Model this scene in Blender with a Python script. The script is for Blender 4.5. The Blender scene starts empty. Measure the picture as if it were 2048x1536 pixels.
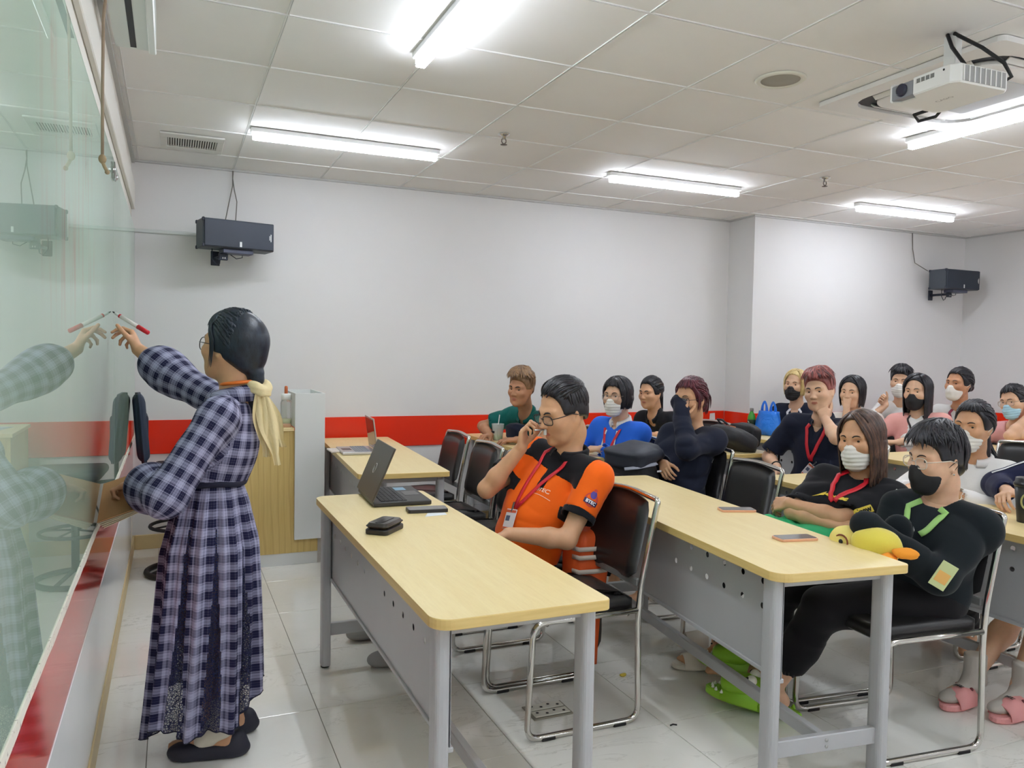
import bpy, bmesh, math, random
import numpy as np
from mathutils import Vector, Matrix
rnd = random.Random(7)
SC = bpy.context.scene
COL = SC.collection
PI = math.pi
# ------------------------------------------------------------------ camera, world, exposure
def setup_view():
    yaw, pitch, roll = 0.4102, 0.0407, 0.0176
    f = Vector((math.sin(yaw), math.cos(yaw), 0)); r = Vector((math.cos(yaw), -math.sin(yaw), 0)); u = Vector((0, 0, 1))
    f2 = f*math.cos(pitch) - u*math.sin(pitch); u2 = u*math.cos(pitch) + f*math.sin(pitch)
    r3 = r*math.cos(roll) + u2*math.sin(roll); u3 = u2*math.cos(roll) - r*math.sin(roll)
    cam = bpy.data.objects.new('camera', bpy.data.cameras.new('camera')); COL.objects.link(cam)
    cam.data.sensor_width = 36; cam.data.lens = 1570/2048*36; cam.data.clip_start = 0.02
    cam.matrix_world = Matrix(((r3.x, u3.x, -f2.x, 0), (r3.y, u3.y, -f2.y, 0), (r3.z, u3.z, -f2.z, 1.41), (0, 0, 0, 1)))
    SC.camera = cam
    w = bpy.data.worlds.new('world'); SC.world = w; w.use_nodes = True
    w.node_tree.nodes['Background'].inputs[0].default_value = (.8, .85, .9, 1)
    w.node_tree.nodes['Background'].inputs[1].default_value = .3
    SC.view_settings.view_transform = 'Standard'; SC.view_settings.look = 'None'
    SC.view_settings.gamma = 1; SC.view_settings.use_curve_mapping = False
    SC.view_settings.exposure = 0.58
    SC.cycles.diffuse_bounces = 8; SC.cycles.max_bounces = 14
LAMP_STRENGTH = 60.0
setup_view()
# ------------------------------------------------------------------ materials
def lin(c):
    return tuple(((x/255)/12.92 if x/255 < .04045 else ((x/255+.055)/1.055)**2.4) for x in c)
class NT:
    def __init__(s, name):
        s.m = bpy.data.materials.new(name); s.m.use_nodes = True; s.t = s.m.node_tree; s.b = s.t.nodes['Principled BSDF']
    def n(s, typ, **kw):
        x = s.t.nodes.new(typ)
        for k, v in kw.items(): setattr(x, k, v)
        return x
    def l(s, a, b): s.t.links.new(a, b)
    def math(s, op, a, b=None, clamp=False):
        x = s.n('ShaderNodeMath', operation=op, use_clamp=clamp)
        for i, v in enumerate((a, b)):
            if v is None: continue
            if isinstance(v, (int, float)): x.inputs[i].default_value = v
            else: s.l(v, x.inputs[i])
        return x.outputs[0]
    def mix(s, fac, a, b):
        x = s.n('ShaderNodeMix', data_type='RGBA')
        for sock, v in ((x.inputs[0], fac), (x.inputs[6], a), (x.inputs[7], b)):
            if isinstance(v, (int, float)): sock.default_value = v
            elif isinstance(v, tuple): sock.default_value = (*v[:3], 1)
            else: s.l(v, sock)
        return x.outputs[2]
    def ramp(s, fac, p0, p1):
        x = s.n('ShaderNodeMapRange'); x.inputs[1].default_value = p0; x.inputs[2].default_value = p1
        s.l(fac, x.inputs[0]); return x.outputs[0]
    def coord(s, kind='Object', scale=(1, 1, 1)):
        c = s.n('ShaderNodeTexCoord'); m = s.n('ShaderNodeMapping'); m.inputs['Scale'].default_value = scale
        s.l(c.outputs[kind], m.inputs[0]); return m.outputs[0]
    def noise(s, vec, scale, detail=3, rough=.5, dist=0):
        x = s.n('ShaderNodeTexNoise'); x.inputs['Scale'].default_value = scale; x.inputs['Detail'].default_value = detail
        x.inputs['Roughness'].default_value = rough; x.inputs['Distortion'].default_value = dist
        if vec is not None: s.l(vec, x.inputs['Vector'])
        return x.outputs['Fac']
    def bump(s, h, strength=.3, dist=.002):
        x = s.n('ShaderNodeBump'); x.inputs['Strength'].default_value = strength; x.inputs['Distance'].default_value = dist
        s.l(h, x.inputs['Height']); s.l(x.outputs[0], s.b.inputs['Normal'])
MATS = {}
def mat(name, rgb=(200, 200, 200), rough=.5, metal=0, spec=.5, var=0.0, vscale=8, vstretch=(1, 1, 1), bump=0, bscale=200, bdist=.001,
        coat=0, emit=0, sheen=0, sss=0, alpha=1, trans=0, ior=1.5, kind='Object'):
    if name in MATS: return MATS[name]
    N = NT(name); b = N.b; c = lin(rgb)
    b.inputs['Base Color'].default_value = (*c, 1); b.inputs['Roughness'].default_value = rough; b.inputs['Metallic'].default_value = metal
    b.inputs['Specular IOR Level'].default_value = spec; b.inputs['Coat Weight'].default_value = coat; b.inputs['IOR'].default_value = ior
    if sheen: b.inputs['Sheen Weight'].default_value = sheen; b.inputs['Sheen Roughness'].default_value = .4
    if sss: b.inputs['Subsurface Weight'].default_value = sss; b.inputs['Subsurface Radius'].default_value = (.012, .005, .003); b.inputs['Subsurface Scale'].default_value = 1
    if emit: b.inputs['Emission Color'].default_value = (*c, 1); b.inputs['Emission Strength'].default_value = emit
    if trans: b.inputs['Transmission Weight'].default_value = trans
    if alpha < 1: b.inputs['Alpha'].default_value = alpha
    if var:
        v = N.coord(kind, vstretch); f = N.noise(v, vscale, 4, .6)
        N.l(N.mix(N.ramp(f, .3, .7), tuple(x*(1-var) for x in c), tuple(min(1, x*(1+var)) for x in c)), b.inputs['Base Color'])
    if bump: N.bump(N.noise(N.coord('Object'), bscale, 3), bump, bdist)
    MATS[name] = N.m
    return N.m
# ------------------------------------------------------------------ object helpers
def tag(o, label=None, cat=None, group=None, kind=None):
    if label: o['label'] = label
    if cat: o['category'] = cat
    if group: o['group'] = group
    if kind: o['kind'] = kind
    return o
def thing(name, label, cat, loc=(0, 0, 0), rz=0, group=None):
    o = bpy.data.objects.new(name, None); COL.objects.link(o); o.location = loc; o.rotation_euler = (0, 0, rz); o.empty_display_size = .1
    return tag(o, label, cat, group)
def copy_tree(o, parent=None):
    c = o.copy(); COL.objects.link(c)
    if parent is not None: c.parent = parent
    for ch in list(o.children): copy_tree(ch, c)
    return c
class MB:
    """collects pieces, builds ONE mesh object"""
    def __init__(s): s.v = []; s.f = []; s.m = []; s.sm = []; s.n = 0
    def add(s, v, f, mi=0, smooth=True):
        v = np.asarray(v, float).reshape(-1, 3); s.v.append(v)
        for q in f: s.f.append([int(i)+s.n for i in q])
        s.m += [mi]*len(f); s.sm += [smooth]*len(f); s.n += len(v); return s
    def box(s, lo, hi, mi=0, M=None):
        (a, b, c), (d, e, g) = lo, hi
        v = np.array([(a,b,c),(d,b,c),(d,e,c),(a,e,c),(a,b,g),(d,b,g),(d,e,g),(a,e,g)], float)
        if M is not None: v = v@np.array(M.to_3x3()).T + np.array(M.translation)
        return s.add(v, [(0,3,2,1),(4,5,6,7),(0,1,5,4),(1,2,6,5),(2,3,7,6),(3,0,4,7)], mi, False)
    def rbox(s, lo, hi, r=.005, seg=2, mi=0, M=None, smooth=True):
        bm = bmesh.new(); bmesh.ops.create_cube(bm, size=1)
        for v in bm.verts: v.co = Vector([(lo[i]+hi[i])/2 + v.co[i]*(hi[i]-lo[i]) for i in range(3)])
        bmesh.ops.bevel(bm, geom=bm.edges[:], offset=r, segments=seg, affect='EDGES', profile=.5)
        s.bm(bm, mi, M, smooth and seg > 2); return s
    def bm(s, bm, mi=0, M=None, smooth=True):
        bm.verts.ensure_lookup_table()
        for i, v in enumerate(bm.verts): v.index = i
        v = np.array([v.co for v in bm.verts])
        if M is not None: v = v@np.array(M.to_3x3()).T + np.array(M.translation)
        s.add(v, [[q.index for q in f.verts] for f in bm.faces], mi, smooth); bm.free()
    def prism(s, outline, z0, z1, mi=0, bev=0, M=None, mside=None):
        """outline xy ccw, extruded in z; small chamfer"""
        o = np.asarray(outline, float); n = len(o); c = o.mean(0)
        rings = []
        if bev:
            ins = c+(o-c)*(1-bev/np.maximum(np.linalg.norm(o-c, axis=1, keepdims=True), 1e-6))
            rings = [(ins, z0), (o, z0+bev), (o, z1-bev), (ins, z1)]
        else: rings = [(o, z0), (o, z1)]
        v = np.concatenate([np.c_[r, np.full(n, z)] for r, z in rings])
        if M is not None: v = v@np.array(M.to_3x3()).T + np.array(M.translation)
        f = [list(range(n))[::-1], [(len(rings)-1)*n+i for i in range(n)]]
        g = [(k*n+i, k*n+(i+1) % n, (k+1)*n+(i+1) % n, (k+1)*n+i) for k in range(len(rings)-1) for i in range(n)]
        base = s.n; s.add(v, f, mi, False); s.n -= len(v)
        s.v.pop(); s.v.append(v); s.n += len(v)
        for q in g: s.f.append([i+base for i in q])
        s.m += [mi if mside is None else mside]*len(g); s.sm += [False]*len(g)
        return s
    def tube(s, pts, r, n=8, mi=0, closed=False, cap=True, flat=None, smooth=True):
        P = np.asarray(pts, float); K = len(P); R = np.broadcast_to(np.asarray(r, float), (K,))
        T = np.gradient(P, axis=0) if not closed else np.roll(P, -1, 0)-np.roll(P, 1, 0)
        T /= np.maximum(np.linalg.norm(T, axis=1, keepdims=True), 1e-9)
        up = np.array((0, 0, 1.)) if abs(T[0][2]) < .9 else np.array((1., 0, 0))
        if flat is not None: up = np.asarray(flat, float)
        N = np.zeros_like(P); x = up - T[0]*(up@T[0]); N[0] = x/max(np.linalg.norm(x), 1e-9)
        for i in range(1, K):
            src = up if flat is not None else N[i-1]
            x = src - T[i]*(src@T[i]); N[i] = x/max(np.linalg.norm(x), 1e-9)
        B = np.cross(T, N); a = np.arange(n)*2*PI/n
        asp = 1.0 if flat is None else .18
        v = (P[:, None]+R[:, None, None]*(np.cos(a)[None, :, None]*N[:, None]*asp+np.sin(a)[None, :, None]*B[:, None])).reshape(-1, 3)
        f = []
        for k in range(K if closed else K-1):
            k2 = (k+1) % K
            for i in range(n): f.append((k*n+i, k*n+(i+1) % n, k2*n+(i+1) % n, k2*n+i))
        if cap and not closed: f += [list(range(n))[::-1], [(K-1)*n+i for i in range(n)]]
        return s.add(v, f, mi, smooth)
    def lathe(s, prof, n=24, mi=0, M=None, smooth=True):
        v = []; f = []
        for r, z in prof:
            for i in range(n): v.append((max(r, 1e-4)*math.cos(2*PI*i/n), max(r, 1e-4)*math.sin(2*PI*i/n), z))
        K = len(prof)
        for k in range(K-1):
            for i in range(n): f.append((k*n+i, k*n+(i+1) % n, (k+1)*n+(i+1) % n, (k+1)*n+i))
        f += [list(range(n))[::-1], [(K-1)*n+i for i in range(n)]]
        v = np.array(v)
        if M is not None: v = v@np.array(M.to_3x3()).T + np.array(M.translation)
        return s.add(v, f, mi, smooth)
    def ball(s, c, r, nu=14, nv=9, mi=0, R=None):
        th = np.linspace(0, PI, nv); ph = np.arange(nu)*2*PI/nu
        v = np.array([(math.sin(t)*math.cos(p), math.sin(t)*math.sin(p), math.cos(t)) for t in th for p in ph])*np.asarray(r, float)
        if R is not None: v = v@np.asarray(R, float)
        f = [(k*nu+i, (k+1)*nu+i, (k+1)*nu+(i+1) % nu, k*nu+(i+1) % nu) for k in range(nv-1) for i in range(nu)]
        return s.add(v+np.asarray(c, float), f, mi, True)
    def mesh(s, name):
        me = bpy.data.meshes.new(name)
        if s.n:
            v = np.concatenate(s.v); me.from_pydata(v.tolist(), [], s.f)
            me.polygons.foreach_set('material_index', s.m); me.polygons.foreach_set('use_smooth', s.sm); me.update()
        return me
    def build(s, name, mats, parent=None, loc=None, sharp=None):
        me = s.mesh(name)
        for m in (mats if isinstance(mats, (list, tuple)) else [mats]): me.materials.append(m)
        o = bpy.data.objects.new(name, me); COL.objects.link(o)
        if parent is not None: o.parent = parent
        if loc is not None: o.location = loc
        return o
def fast_mesh(name, V, Q, smooth=True, mi=None):
    me = bpy.data.meshes.new(name); V = np.asarray(V, np.float32); Q = np.asarray(Q, np.int32)
    k = Q.shape[1]
    me.vertices.add(len(V)); me.vertices.foreach_set('co', V.ravel())
    me.loops.add(Q.size); me.loops.foreach_set('vertex_index', Q.ravel())
    me.polygons.add(len(Q)); me.polygons.foreach_set('loop_start', np.arange(len(Q), dtype=np.int32)*k)
    if mi is not None: me.polygons.foreach_set('material_index', np.asarray(mi, np.int32))
    me.polygons.foreach_set('use_smooth', np.full(len(Q), smooth)); me.update(calc_edges=True)
    return me
def mobj(name, me, mats, parent=None):
    for m in (mats if isinstance(mats, (list, tuple)) else [mats]): me.materials.append(m)
    o = bpy.data.objects.new(name, me); COL.objects.link(o)
    if parent is not None: o.parent = parent
    return o
def rrect(x0, y0, x1, y1, r, seg=6):
    """rounded rectangle outline, r per corner (x0y0, x1y0, x1y1, x0y1)"""
    if not isinstance(r, (tuple, list)): r = (r,)*4
    out = []
    for (cx, cy, sx, sy, a0), q in zip(((x0, y0, 1, 1, PI), (x1, y0, -1, 1, 1.5*PI), (x1, y1, -1, -1, 0), (x0, y1, 1, -1, .5*PI)), r):
        for i in range(seg+1):
            a = a0+.5*PI*i/seg; out.append((cx+sx*q+q*math.cos(a), cy+sy*q+q*math.sin(a)))
    return out
def fillet(pts, r, seg=5):
    """polyline with rounded corners"""
    P = [np.array(p, float) for p in pts]; out = [P[0]]
    for i in range(1, len(P)-1):
        a, b, c = P[i-1], P[i], P[i+1]; u = a-b; w = c-b; lu = np.linalg.norm(u); lw = np.linalg.norm(w)
        q = min(r, lu*.49, lw*.49); s = b+u/lu*q; e = b+w/lw*q
        for t in np.linspace(0, 1, seg+1): out.append((1-t)**2*s+2*t*(1-t)*b+t*t*e)
    out.append(P[-1]); return np.array(out)
def text_mesh(txt, size=1, ext=0, bold=0):
    cu = bpy.data.curves.new('t', 'FONT'); cu.body = txt; cu.size = size; cu.align_x = 'CENTER'; cu.align_y = 'CENTER'; cu.extrude = ext; cu.offset = bold; cu.resolution_u = 3
    o = bpy.data.objects.new('t', cu); COL.objects.link(o)
    dg = bpy.context.evaluated_depsgraph_get(); me = bpy.data.meshes.new_from_object(o.evaluated_get(dg))
    v = np.array([x.co for x in me.vertices]).reshape(-1, 3); f = [list(p.vertices) for p in me.polygons]
    bpy.data.objects.remove(o); bpy.data.curves.remove(cu); bpy.data.meshes.remove(me)
    return v, f
def flat_text(name, txt, size, origin, xdir, ydir, m, parent, bold=0, off=.0008):
    v, f = text_mesh(txt, size, 0, bold); x = np.array(xdir, float); y = np.array(ydir, float); x /= np.linalg.norm(x); y /= np.linalg.norm(y)
    z = np.cross(x, y)
    return MB().add(np.array(origin)+v[:, :1]*x+v[:, 1:2]*y+z*off, f, 0, False).build(name, m, parent)
# ------------------------------------------------------------------ the room
XL, XR, YN, YF, CH = -.245, 7.5, -2.4, 5.96, 2.665
CX, CY = 4.775, 5.612            # the boxed-out pier
def wall_paint(name, rgb):
    N = NT(name); v = N.coord('Object'); f = N.noise(v, 1.3, 4, .6)
    c = lin(rgb); N.l(N.mix(N.ramp(f, .3, .7), tuple(x*.965 for x in c), c), N.b.inputs['Base Color'])
    N.b.inputs['Roughness'].default_value = .6; N.b.inputs['Specular IOR Level'].default_value = .3
    N.bump(N.noise(v, 60, 3), .12, .002); return N.m
M_wall = wall_paint('wall paint', (220, 218, 217)); M_wallL = wall_paint('wall paint cream', (224, 221, 213))
def struct(name, mb, m): return tag(mb.build(name, m), kind='structure')
def wallbox(name, lo, hi, m=None): return struct(name, MB().box(lo, hi), m or M_wall)
wallbox('wall_left', (XL-.12, YN, 0), (XL, YF+.12, CH), M_wallL)
wallbox('wall_far', (XL, YF, 0), (XR+.12, YF+.12, CH))
wallbox('wall_pier', (CX, CY, 0), (XR, YF, CH))
wallbox('wall_right', (XR, YN, 0), (XR+.12, YF, CH))
wallbox('wall_near', (XL-.12, YN-.12, 0), (XR+.12, YN, CH))
# floor: tiles 0.60 m on a grout bed
def marble():
    N = NT('polished marble tile'); oi = N.n('ShaderNodeObjectInfo'); c = N.n('ShaderNodeTexCoord')
    sc = N.n('ShaderNodeVectorMath', operation='SCALE'); N.l(oi.outputs['Random'], sc.inputs['Scale']); sc.inputs[0].default_value = (37, 91, 53)
    ad = N.n('ShaderNodeVectorMath', operation='ADD'); N.l(c.outputs['Object'], ad.inputs[0]); N.l(sc.outputs[0], ad.inputs[1])
    cloud = N.noise(ad.outputs[0], 2.2, 5, .6, .6)
    mp = N.n('ShaderNodeMapping'); mp.inputs['Rotation'].default_value = (0, 0, .6); mp.inputs['Scale'].default_value = (1, 2.6, 1); N.l(ad.outputs[0], mp.inputs[0])
    vein = N.noise(mp.outputs[0], 2.6, 6, .62, 1.2)
    v = N.math('ABSOLUTE', N.math('SUBTRACT', vein, .5)); v = N.ramp(v, .018, 0.0)
    v2 = N.math('MULTIPLY', v, N.ramp(cloud, .45, .65))
    base = N.mix(N.ramp(cloud, .3, .7), lin((226, 225, 217)), lin((236, 235, 229)))
    N.l(N.mix(N.math('MULTIPLY', v2, .6), base, lin((176, 174, 164))), N.b.inputs['Base Color'])
    N.b.inputs['Roughness'].default_value = .06; N.b.inputs['Specular IOR Level'].default_value = .6
    return N.m
M_tile = marble(); M_grout = mat('grout', (150, 147, 138), .8)
floor = struct('floor', MB().box((XL, YN, -.2), (XR, YF, -.004)), M_grout)
def edges(lo, hi, first, step):
    k0 = math.floor((lo-first)/step); e = [first+k*step for k in range(k0, 200) if lo < first+k*step < hi]; return [lo]+e+[hi]
tile_cache = {}
def tiles(name, xs, ys, gap, z0, z1, m, parent, bev):
    for i in range(len(xs)-1):
        for j in range(len(ys)-1):
            a, b, c, d = xs[i]+gap, xs[i+1]-gap, ys[j]+gap, ys[j+1]-gap
            if b-a < .02 or d-c < .02: continue
            key = (name, round(b-a, 3), round(d-c, 3))
            if key not in tile_cache:
                w, h = (b-a)/2, (d-c)/2; q = MB()
                q.prism([(-w, -h), (w, -h), (w, h), (-w, h)], z0, z1, 0, bev); me = q.mesh(name); me.materials.append(m); tile_cache[key] = me
            o = bpy.data.objects.new(name, tile_cache[key]); COL.objects.link(o); o.location = ((a+b)/2, (c+d)/2, 0); o.parent = parent
tiles('floor_tile', edges(XL, XR, -.077, .602), edges(YN, YF, .065, .6), .0014, -.01, 0, M_tile, floor, .0008)
# ceiling: lay-in panels on a metal grid
M_panel = mat('ceiling panel', (234, 232, 230), .8, spec=.2, var=.02, vscale=2, bump=.15, bscale=120)
M_tbar = mat('ceiling bar', (226, 225, 223), .6)
ceil = struct('ceiling', MB().box((XL, YN, CH+.03), (XR, YF, CH+.2)), mat('plenum', (120, 120, 118), .9))
gx = edges(XL, XR, .405, .607); gy = edges(YN, YF, 4.935-.607*20, .607)
tiles('ceiling_panel', gx, gy, .003, CH+.003, CH+.02, M_panel, ceil, .002)
for x in gx[1:-1]: MB().box((x-.006, YN, CH-.001), (x-.002, YF, CH+.004)).box((x+.002, YN, CH-.001), (x+.006, YF, CH+.004)).box((x-.003, YN, CH+.003), (x+.003, YF, CH+.006)).build('ceiling_bar', M_tbar, ceil)
for y in gy[1:-1]: MB().box((XL, y-.006, CH-.0015), (XR, y-.002, CH+.004)).box((XL, y+.002, CH-.0015), (XR, y+.006, CH+.004)).box((XL, y-.003, CH+.003), (XR, y+.003, CH+.006)).build('ceiling_bar', M_tbar, ceil)
for i, (lo, hi) in enumerate((((XL, YN, CH-.02), (XL+.02, YF, CH+.003)), ((XL+.02, YF-.02, CH-.012), (CX, YF, CH+.002)), ((CX-.02, CY-.02, CH-.012), (CX, YF-.02, CH+.002)), ((CX, CY-.02, CH-.012), (XR, CY, CH+.002)), ((XR-.02, YN, CH-.012), (XR, CY-.02, CH+.002)))):
    struct('trim_%d' % (i+1), MB().box(lo, hi), mat('perimeter angle', (186, 186, 184), .5))
# skirting and red wall boards
M_skirt = mat('tan skirting', (205, 184, 138), .45, var=.06, vscale=5)
M_red = mat('red gloss board', (226, 48, 22), .22, spec=.5, var=.03, vscale=2)
M_redL = mat('red gloss panel', (206, 44, 30), .08, spec=.7, var=.04, vscale=3)
for nm, lo, hi in (('baseboard_left', (XL, YN, 0), (XL+.014, YF, .1)), ('baseboard_far', (XL+.014, YF-.014, 0), (CX, YF, .1)), ('baseboard_pier', (CX-.014, CY-.014, 0), (XR, CY, .1)), ('baseboard_right', (XR-.014, YN, 0), (XR, CY-.014, .1))):
    struct(nm, MB().rbox(lo, hi, .003, 1), M_skirt)
struct('trim_6', MB().rbox((XL+.03, YF-.012, .66), (CX-.012, YF, .895), .003, 1), M_red)
struct('trim_7', MB().rbox((CX-.012, CY-.012, .66), (CX, YF-.012, .895), .003, 1), M_red)
struct('trim_8', MB().rbox((CX, CY-.012, .66), (XR-.012, CY, .895), .003, 1), M_red)
struct('trim_9', MB().rbox((XR-.012, YN, .66), (XR, CY-.012, .895), .003, 1), M_red)
struct('trim_10', MB().rbox((XL, YN, .52), (XL+.006, YF-.02, .83), .002, 1), M_redL)
M_wpan = mat('glossy white cladding', (226, 229, 232), .14, spec=.5, var=.02, vscale=2)
struct('trim_11', MB().rbox((XL, YN, .1), (XL+.008, YF-.4, .524), .002, 1), M_wpan)
struct('trim_12', MB().rbox((XL, YN, 2.33), (XL+.022, YF-.02, 2.5), .004, 1), M_wallL)
tag(MB().prism([(4.60, .872), (4.595, .78), (4.59, .69), (4.615, .69), (4.635, .77), (4.66, .82), (4.655, .876)][::-1], 0, .0008, M=Matrix(((1,0,0,0),(0,0,-1,YF-.0121),(0,1,0,0),(0,0,0,1)))).build('tape_scrap', mat('paper tape', (232, 226, 218), .8)), 'torn strip of white tape on the red wall board near the pier', 'tape')
# glass writing boards
def glass():
    N = NT('back painted glass'); v = N.coord('Object'); sep = N.n('ShaderNodeSeparateXYZ'); N.l(v, sep.inputs[0]); y, z = sep.outputs[1], sep.outputs[2]
    st = N.coord('Object', (1, 9, .9)); n1 = N.noise(st, 2.2, 5, .65, .3)
    def band(s, a, b, w): return N.math('MULTIPLY', N.ramp(s, a-w, a+w), N.ramp(s, b+w, b-w))
    area = N.math('MULTIPLY', band(y, 3.0, 4.1, .15), band(z, .68, 1.3, .08))
    m = N.math('MULTIPLY', N.ramp(n1, .5, .72), area)
    wash = N.noise(N.coord('Object', (1, 1.2, .5)), 1.6, 3)
    base = N.mix(N.ramp(wash, .35, .7), lin((214, 234, 221)), lin((226, 240, 230)))
    N.l(N.mix(N.math('MULTIPLY', m, .42), base, lin((222, 70, 60))), N.b.inputs['Base Color'])
    N.b.inputs['Roughness'].default_value = .9; N.b.inputs['Specular IOR Level'].default_value = 0
    return N.m
def clear_glass():
    N = NT('clear glass pane'); fr = N.n('ShaderNodeFresnel'); fr.inputs[0].default_value = 1.40; tr = N.n('ShaderNodeBsdfTransparent'); gl = N.n('ShaderNodeBsdfGlossy'); mx = N.n('ShaderNodeMixShader')
    tr.inputs[0].default_value = (.97, .99, .975, 1); gl.inputs['Roughness'].default_value = 0.0; gl.inputs[0].default_value = (.96, .99, .97, 1)
    N.l(fr.outputs[0], mx.inputs[0]); N.l(tr.outputs[0], mx.inputs[1]); N.l(gl.outputs[0], mx.inputs[2]); N.l(mx.outputs[0], N.t.nodes['Material Output'].inputs['Surface']); return N.m
M_pane = clear_glass()
M_glass = glass(); M_chip = NT('chipped white edge')
_v = M_chip.coord('Object', (1, 1, 1)); M_chip.l(M_chip.mix(M_chip.ramp(M_chip.noise(_v, 70, 4, .6), .62, .68), lin((236, 230, 216)), lin((150, 132, 118))), M_chip.b.inputs['Base Color']); M_chip = M_chip.m
def board(y0, y1, label):
    t = thing('glass_board', label, 'whiteboard', (XL, y0, .81))
    MB().box((.008, 0, 0), (.02, y1-y0, 1.395)).build('glass_pane', M_pane, t); MB().box((.004, .002, .002), (.0188, y1-y0-.002, 1.393)).build('painted_back', M_glass, t)
    # worn edge strip below the pane
    ys = np.linspace(0, y1-y0, 60); v = []; 
    for k, yy in enumerate(ys):
        w = .019+.002*math.sin(k*.9)+.0015*math.sin(k*2.3)
        v += [(.006, yy, -w), (.0225, yy, -w), (.0225, yy, .004), (.006, yy, .004)]
    f = []
    for k in range(59):
        for i in range(4): f.append((4*k+i, 4*k+(i+1) % 4, 4*k+4+(i+1) % 4, 4*k+4+i))
    f += [(3, 2, 1, 0), (59*4, 59*4+1, 59*4+2, 59*4+3)]
    MB().add(v, f, 0, False).build('edge_strip', M_chip, t)
    return t
b1 = board(-1.2, 3.79, 'tall greenish glass writing board the teacher writes on, red marker smears')
b2 = board(3.798, 5.9, 'second greenish glass writing board between the first one and the far corner')
M_steel = mat('brushed steel', (190, 190, 188), .28, 1)
def clip(parent, y, z, label=None):
    MB().lathe([(.014, 0), (.014, .006), (.008, .012), (0, .013)], 12, M=Matrix.Translation((.02, y, z)) @ Matrix.Rotation(PI/2, 4, 'Y')).build('glass_bolt', M_steel, parent)
clip(b1, 4.9, 1.33); clip(b2, .07, 1.33)
t = thing('pane_clip', 'small bow shaped metal clip at the top joint of the two glass boards', 'clip', (XL+.0225, 3.79, 2.15))
MB().add([(.0, -.035, .035), (0, .035, .035), (0, .012, 0), (0, .035, -.035), (0, -.035, -.035), (0, -.012, 0), (.006, -.035, .035), (.006, .035, .035), (.006, .012, 0), (.006, .035, -.035), (.006, -.035, -.035), (.006, -.012, 0)],
   [(0, 5, 4, 3, 2, 1), (6, 7, 8, 9, 10, 11)]+[(i, (i+1) % 6, 6+(i+1) % 6, 6+i) for i in range(6)], 0, False).build('plate', M_steel, t)
# conduit along the far wall and in the corner
tag(MB().rbox((XL, YF-.016, 2.18), (.17, YF, 2.205), .003, 1).rbox((XL, YF-.02, .83), (XL+.02, YF, 2.18), .003, 1).build('cable_duct', mat('duct', (205, 208, 206), .4)), 'pale cable duct running up the corner and across to the speaker', 'duct')
# ------------------------------------------------------------------ ceiling fittings
M_lampbody = mat('lamp housing', (235, 235, 235), .4)
M_lamp2 = mat('lit diffuser side', (238, 245, 255), .5, emit=LAMP_STRENGTH*.12)
M_lamp = mat('lit diffuser', (238, 245, 255), .5, emit=LAMP_STRENGTH)
def lamp(x, y, along, label, L=1.1, grp=None):
    t = thing('ceiling_light', label, 'light', (x, y, CH), 0 if along == 'x' else PI/2, grp)
    MB().rbox((-L/2-.012, -.032, -.028), (L/2+.012, .032, 0), .004, 1).build('housing', M_lampbody, t)
    MB().rbox((-L/2, -.021, -.055), (L/2, .021, -.0282), .003, 1).build('diffuser_side', M_lamp2, t); MB().rbox((-L/2, -.021, -.064), (L/2, .021, -.0552), .004, 1).build('diffuser', M_lamp, t)
lamp(.965, 2.7, 'y', 'lit strip light running towards the camera above the front desk')
lamp(.98, 4.77, 'x', 'lit strip light nearest the glass boards, beside the ceiling vent')
lamp(3.337, 4.77, 'x', 'lit strip light over the middle of the room, second from the vent')
lamp(5.645, 4.77, 'x', 'lit strip light deepest in the room, close to the pier')
lamp(3.858, 2.7, 'y', 'lit strip light beside the cassette air conditioner and projector')
for x, y, a in ((6.75, 2.7, 'y'), (.98, .55, 'x'), (3.337, .55, 'x'), (5.645, .55, 'x'), (.965, -1.4, 'y'), (3.858, -1.4, 'y'), (6.75, -1.4, 'y')):
    lamp(x, y, a, 'lit strip light on the ceiling outside the photographed part', grp='strip lights behind the camera')
# air vent
t = thing('air_vent', 'white rectangular ceiling vent with slats near the wall corner', 'vent', (.12, 5.28, CH))
M_vent = mat('white vent', (216, 214, 210), .5)
q = MB(); 
for lo, hi in (((-.18, -.2, -.012), (.18, -.11, 0)), ((-.18, .11, -.012), (.18, .2, 0)), ((-.18, -.11, -.012), (-.14, .11, 0)), ((.14, -.11, -.012), (.18, .11, 0))): q.rbox(lo, hi, .003, 1)
q.build('frame', M_vent, t); MB().box((-.14, -.11, -.001), (.14, .11, 0)).build('backing', mat('vent dark', (96, 92, 86), .9), t)
for k in range(20):
    x = -.133+k*.014; MB().box((-.0035, -.11, -.001), (.0035, .11, .001), M=Matrix.Translation((x, 0, -.007)) @ Matrix.Rotation(.5 if k < 10 else -.5, 4, 'Y')).build('slat', M_vent, t)
# sprinklers
for x, y, l in ((1.761, 4.229, 'small metal sprinkler head on the ceiling between the two nearer strip lights'), (4.186, 4.213, 'small metal sprinkler head on the ceiling past the middle strip light')):
    t = thing('sprinkler', l, 'sprinkler', (x, y, CH))
    MB().lathe([(.035, 0), (.035, -.004), (.02, -.012), (.012, -.016), (.012, -.03)][::-1], 16).build('rose', mat('chrome plate', (210, 210, 208), .25, 1), t)
    MB().tube([(-.012, 0, -.03), (-.014, 0, -.045), (0, 0, -.06)], .0035, 6).tube([(.012, 0, -.03), (.014, 0, -.045), (0, 0, -.06)], .0035, 6).lathe([(.004, -.058), (.02, -.06), (.02, -.063), (.004, -.065)][::-1], 12).build('deflector', mat('dull metal', (120, 112, 108), .4, 1), t)
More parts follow.
